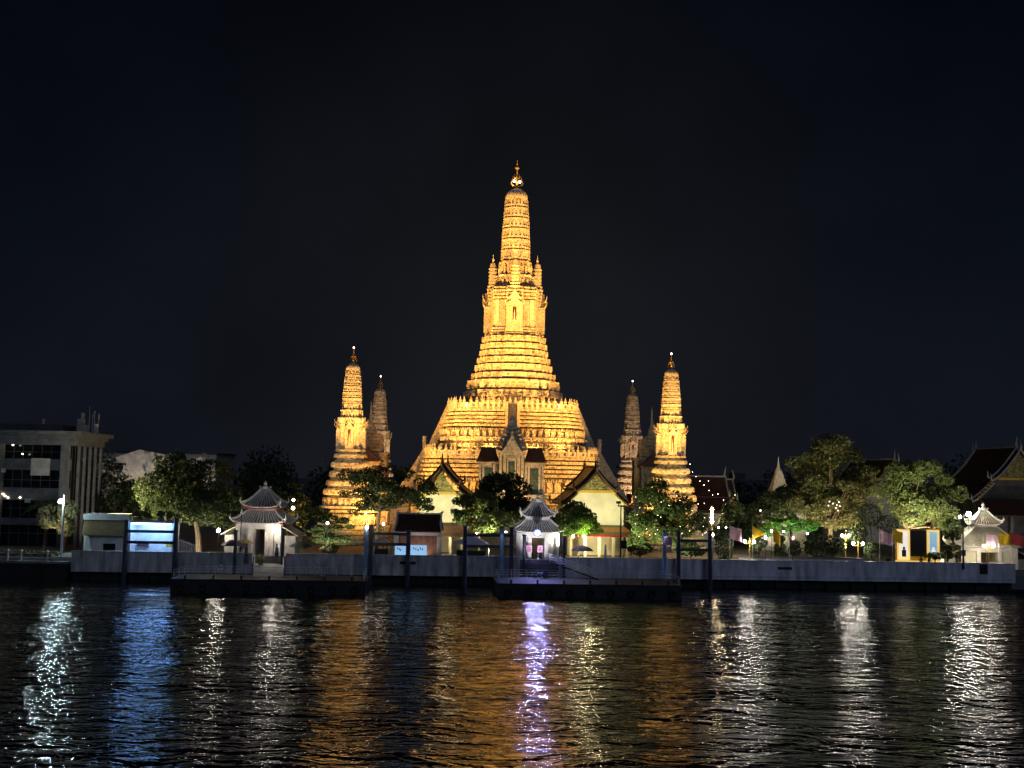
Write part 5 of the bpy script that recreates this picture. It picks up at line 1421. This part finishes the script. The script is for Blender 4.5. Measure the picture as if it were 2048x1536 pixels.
# scooter on the right stage
w = wallpt(1082, 0, 7.4); t = thing('scooter', 'blue scooter parked on the right landing stage', 'scooter', (w.x, w.y, 1.9), WANG)
for x in (-.75, .75):
    m = MB(); m.tube([(x + .3 * math.cos(u * math.pi / 8), 0, .36 + .3 * math.sin(u * math.pi / 8)) for u in range(17)], .09, 6, cap=False); m.build('wheel', M['black'], t)
m = MB(); m.tube([(-.7, 0, .55), (-.55, 0, .75), (-.1, 0, .5), (.35, 0, .5), (.6, 0, .85), (1.0, 0, .85)], [.12, .2, .13, .2, .25, .12], 8); m.tube([(-.75, 0, .4), (-.6, 0, .9), (-.5, 0, 1.25)], [.05, .12, .08], 7); m.build('body', M['scooter'], t, smooth=True)
m = MB(); m.box(.1, 1.0, -.17, .17, 1.02, 1.14); m.build('seat', M['black'], t); m = MB(); m.tube([(-.48, -.36, 1.3), (-.5, 0, 1.26), (-.48, .36, 1.3)], .035, 6); m.build('handlebar', M['rail'], t)

# ------------------------------------------------------------------ people (small, seen over the wall)
def person(x, y, z, rz, label, top, legs, seated=False, hair='black'):
    t = thing('person', label, 'person', (x, y, z), rz)
    me = bpy.data.meshes.new('body'); hz = .45 if seated else .86
    V, E_, Rr = [], [], []
    def add(p, r, par=None):
        V.append(p); Rr.append(r)
        if par is not None: E_.append((par, len(V) - 1))
        return len(V) - 1
    pel = add((0, 0, hz + .06), .155)
    ch = add((0, -.02, hz + .42), .165, add((0, 0, hz + .24), .14, pel))
    nk = add((0, -.02, hz + .60), .06, ch); hd_ = add((0, -.04, hz + .72), .10, nk); add((0, -.03, hz + .84), .085, hd_)
    for s in (-1, 1):
        sh = add((s * .2, -.02, hz + .50), .07, ch); el = add((s * .27, -.02 - .1 * seated, hz + .24), .048, sh); wr_ = add((s * .24, -.12 - .18 * seated, hz + .05), .036, el); add((s * .23, -.16 - .2 * seated, hz - .03), .038, wr_)
        hp = add((s * .1, 0, hz), .105, pel)
        kn = add((s * .12, -.42 if seated else -.01, hz - .02 if seated else .46), .075, hp); an = add((s * .12, -.44 if seated else .02, .08), .048, kn); add((s * .13, -.58 if seated else -.14, .04), .045, an)
    me.from_pydata(V, E_, []); o = bpy.data.objects.new('body', me); COL.objects.link(o); o.parent = t; me.materials.append(M[top])
    md = o.modifiers.new('skin', 'SKIN'); sk = me.skin_vertices[0].data
    for i, r in enumerate(Rr): sk[i].radius = (r, r)
    sk[0].use_root = True; o.modifiers.new('sub', 'SUBSURF').levels = 1
    m = MB(); m.lathe([(.102, .70), (.125, .80), (.10, .90), (.03, .945)], 10, (0, -.015)); m.v = [(a, b_, c + hz) for a, b_, c in m.v]; m.build('hair', M[hair], t, smooth=True)
    m = MB(); m.lathe([(.09, .66), (.1, .72), (.085, .79)], 10, (0, -.055)); m.v = [(a, b_, c + hz) for a, b_, c in m.v]; m.build('face', M['skin'], t, smooth=True)
    return t
q = wallpt(830, G, -1.2); person(q.x, q.y, G, 2.8, 'person in dark clothes standing at the wall before the lit board', 'cloth', 'cloth')
q = at(1858, 1112, 181.5); person(q.x, 181.5, G, .3, 'person in a dark red shirt in front of the portrait stand', 'clothred', 'cloth')
q = at(1842, 1112, 181); person(q.x, 181, G, 2.5, 'person in black walking below the portrait stand', 'cloth', 'cloth')

# ------------------------------------------------------------------ floodlighting and unseen added spots
WARM = (1.0, .49, .10); WARM2 = (1.0, .66, .26)
def flood(loc, aim, e_, cone, col=WARM, size=.8): light('floodlight', 'SPOT', loc, e_ * 1.2, col, size, aim, cone, .9)
for s in (-1, 1):
    flood((CX + s * 16, 205, 5), (CX + s * 9, 229, 16), 50000, 90)
    flood((CX + s * 30, 202, 6), (CX + s * 6, 236, 28), 95000, 60)
    flood((CX + s * 34, 192, 7), (CX, 244, 53), 250000, 34)
    flood((CX + s * 24, 194, 7), (CX, 246, 74), 290000, 24)
    flood((CX + s * 17, 222, 22.5), (CX + s * 3, 241, 40), 15000, 80)
    for x_ in (4.5, 10): flood((CX + s * x_, 231.2, 21.4), (CX + s * x_ * .9, 233.4, 25.5), 1500, 140, WARM, .3)
    for x_ in (4.5, 9.5): flood((CX + s * x_, 235.2, 31.3), (CX + s * x_ * .9, 238, 35), 1100, 140, WARM, .3)
    flood((CX + s * 40, 236, 5), (CX + s * 12, 248, 24), 42000, 70)
    # corner towers
    x = s * 30.8
    flood((x - s * 7, 201, 4.5), (x, 216, 18), 20000, 75)
    flood((x + s * 9, 202, 4.5), (x, 216, 26), 17000, 60)
    flood((x - s * 3, 193, 5), (x, 217, 35), 130000, 32)
    flood((x, 258, 5), (x, 278, 26), 27000, 80, (1.0, .66, .38))
    # halls: gable walls lit from the porch
    flood(((vr.x if s > 0 else vl.x), 188.2, 8.9), ((vr.x if s > 0 else vl.x), 196.5, 13.5), 2500, 150, (1.0, .90, .56), .4)
light('porch_light', 'POINT', (vr.x - 1.5, 190.3, 6.0), 1300, (1, .82, .45), .4)
light('porch_light', 'POINT', (vl.x + 1.5, 190.3, 6.0), 250, (1, .80, .5), .4)
light('portico_light', 'SPOT', (2, 203, 8), 8500, (1, .60, .24), .5, (0, 216, 24), 80)
def uplight(px, Y, e_, col, tilt=.25, cone=125, r=.25, z=None):  # unseen spots below lit trees; those by buildings are added to brighten them
    """unseen spot at ground level, shining up and slightly away from the river"""
    b = at(px, 1090, Y); z = G + .25 if z is None else z
    light('unseen_spot', 'SPOT', (b.x, Y, z), e_, col, r, (b.x, Y + tilt * 5, z + 5), cone, .6)
uplight(965, 181.0, 4200, (.95, 1, .55)); uplight(1160, 178.6, 3400, (.9, 1, .42)); uplight(1575, 187.2, 2600, (.3, 1, .42)); uplight(1605, 187.4, 1800, (.3, 1, .42))
uplight(1845, 190.5, 6500, (1, .88, .55)); uplight(1800, 191, 4000, (1, .72, .42)); uplight(1880, 189, 5200, (.95, 1, .6)); uplight(1650, 200, 8500, (1, .80, .46)); uplight(1715, 201, 6500, (1, .80, .48)); uplight(1600, 200, 3000, (1, .82, .5))
uplight(300, 175, 9000, (1, .86, .52), .9); uplight(385, 174.6, 3000, (1, .90, .6), .8); uplight(1310, 180, 3600, (.95, 1, .5), .5); uplight(1365, 180, 2200, (.95, 1, .55), .5); uplight(655, 179.5, 1700, (.9, 1, .6), .6); uplight(690, 181, 900, (.9, 1, .6), .4)
uplight(745, 190, 2600, (1, .75, .35), .4); uplight(1965, 181.6, 350, (1, .86, .6), .7); uplight(130, 174.8, 2600, (1, .86, .52), .6, z=3.3); uplight(1545, 201, 1500, (1, .86, .5)); uplight(1500, 181, 900, (1, .9, .6), .4); uplight(1650, 178.8, 500, (.9, 1, .6), .5)
uplight(2030, 217, 1500, (1, .9, .75), .6); uplight(290, 284, 9000, (1, .86, .70), .8); uplight(200, 187, 1100, (1, .90, .78), .9, z=4); uplight(1300, 226, 700, (.95, .92, 1), .6)
uplight(1557, 216, 1500, (1, .85, .65), .5); uplight(1975, 214, 1100, (1, .76, .42), .8); uplight(520, 172.6, 700, (1, .88, .75), .5, z=3.7); uplight(1075, 177.4, 420, (.82, .84, 1), .5); uplight(1425, 216, 500, (1, .75, .45), .5); uplight(840, 175, 500, (1, .8, .6), .7)

def aimed(p, q, e_, col, cone=80, r=.3): light('added_flood', 'SPOT', p, e_, col, r, q, cone, .8)  # added spots without a visible lamp, brightening tree fronts and roofs
aimed(at(196, 1016, 173), at(365, 978, 181), 17000, (1, .84, .48))
aimed(at(1832, 1050, 183.4), at(1850, 975, 195), 17000, (.98, .96, .55))
aimed(at(1697, 1098, 183), at(1655, 945, 205), 20000, (1, .86, .50), 75)
aimed(at(990, 1075, 178.4), at(950, 1025, 184), 5200, (.96, 1, .5))
aimed(at(1178, 1080, 177.2), at(1155, 1045, 180), 3600, (.86, 1, .34))
aimed(at(1246, 1088, 177.4), at(1305, 1035, 184), 8000, (.92, 1, .45), 90)
aimed(at(640, 1092, 176), at(655, 1050, 184), 1800, (.95, 1, .6))
aimed(at(1570, 1085, 180), at(1560, 1015, 205), 7000, (.85, 1, .6), 70)
aimed(at(100, 1075, 173), at(122, 1030, 177.5), 1700, (1, .88, .55))
aimed(Vector((at(527, 1150, 164).x, 164, 2.2)), at(527, 1015, 177), 9500, (1, .95, .92), 46)  # this and the next are added over the stages to lighten pavilion roofs
aimed(Vector((at(1076, 1150, 168).x, 168, 2.2)), at(1076, 1025, 181), 9500, (.92, .90, 1), 46)
aimed(at(694, 1096, 175.5), at(765, 985, 186), 7500, (.95, 1, .55), 75)
aimed(at(1135, 1092, 177.5), at(1010, 1000, 189), 3500, (.9, 1, .6), 60)
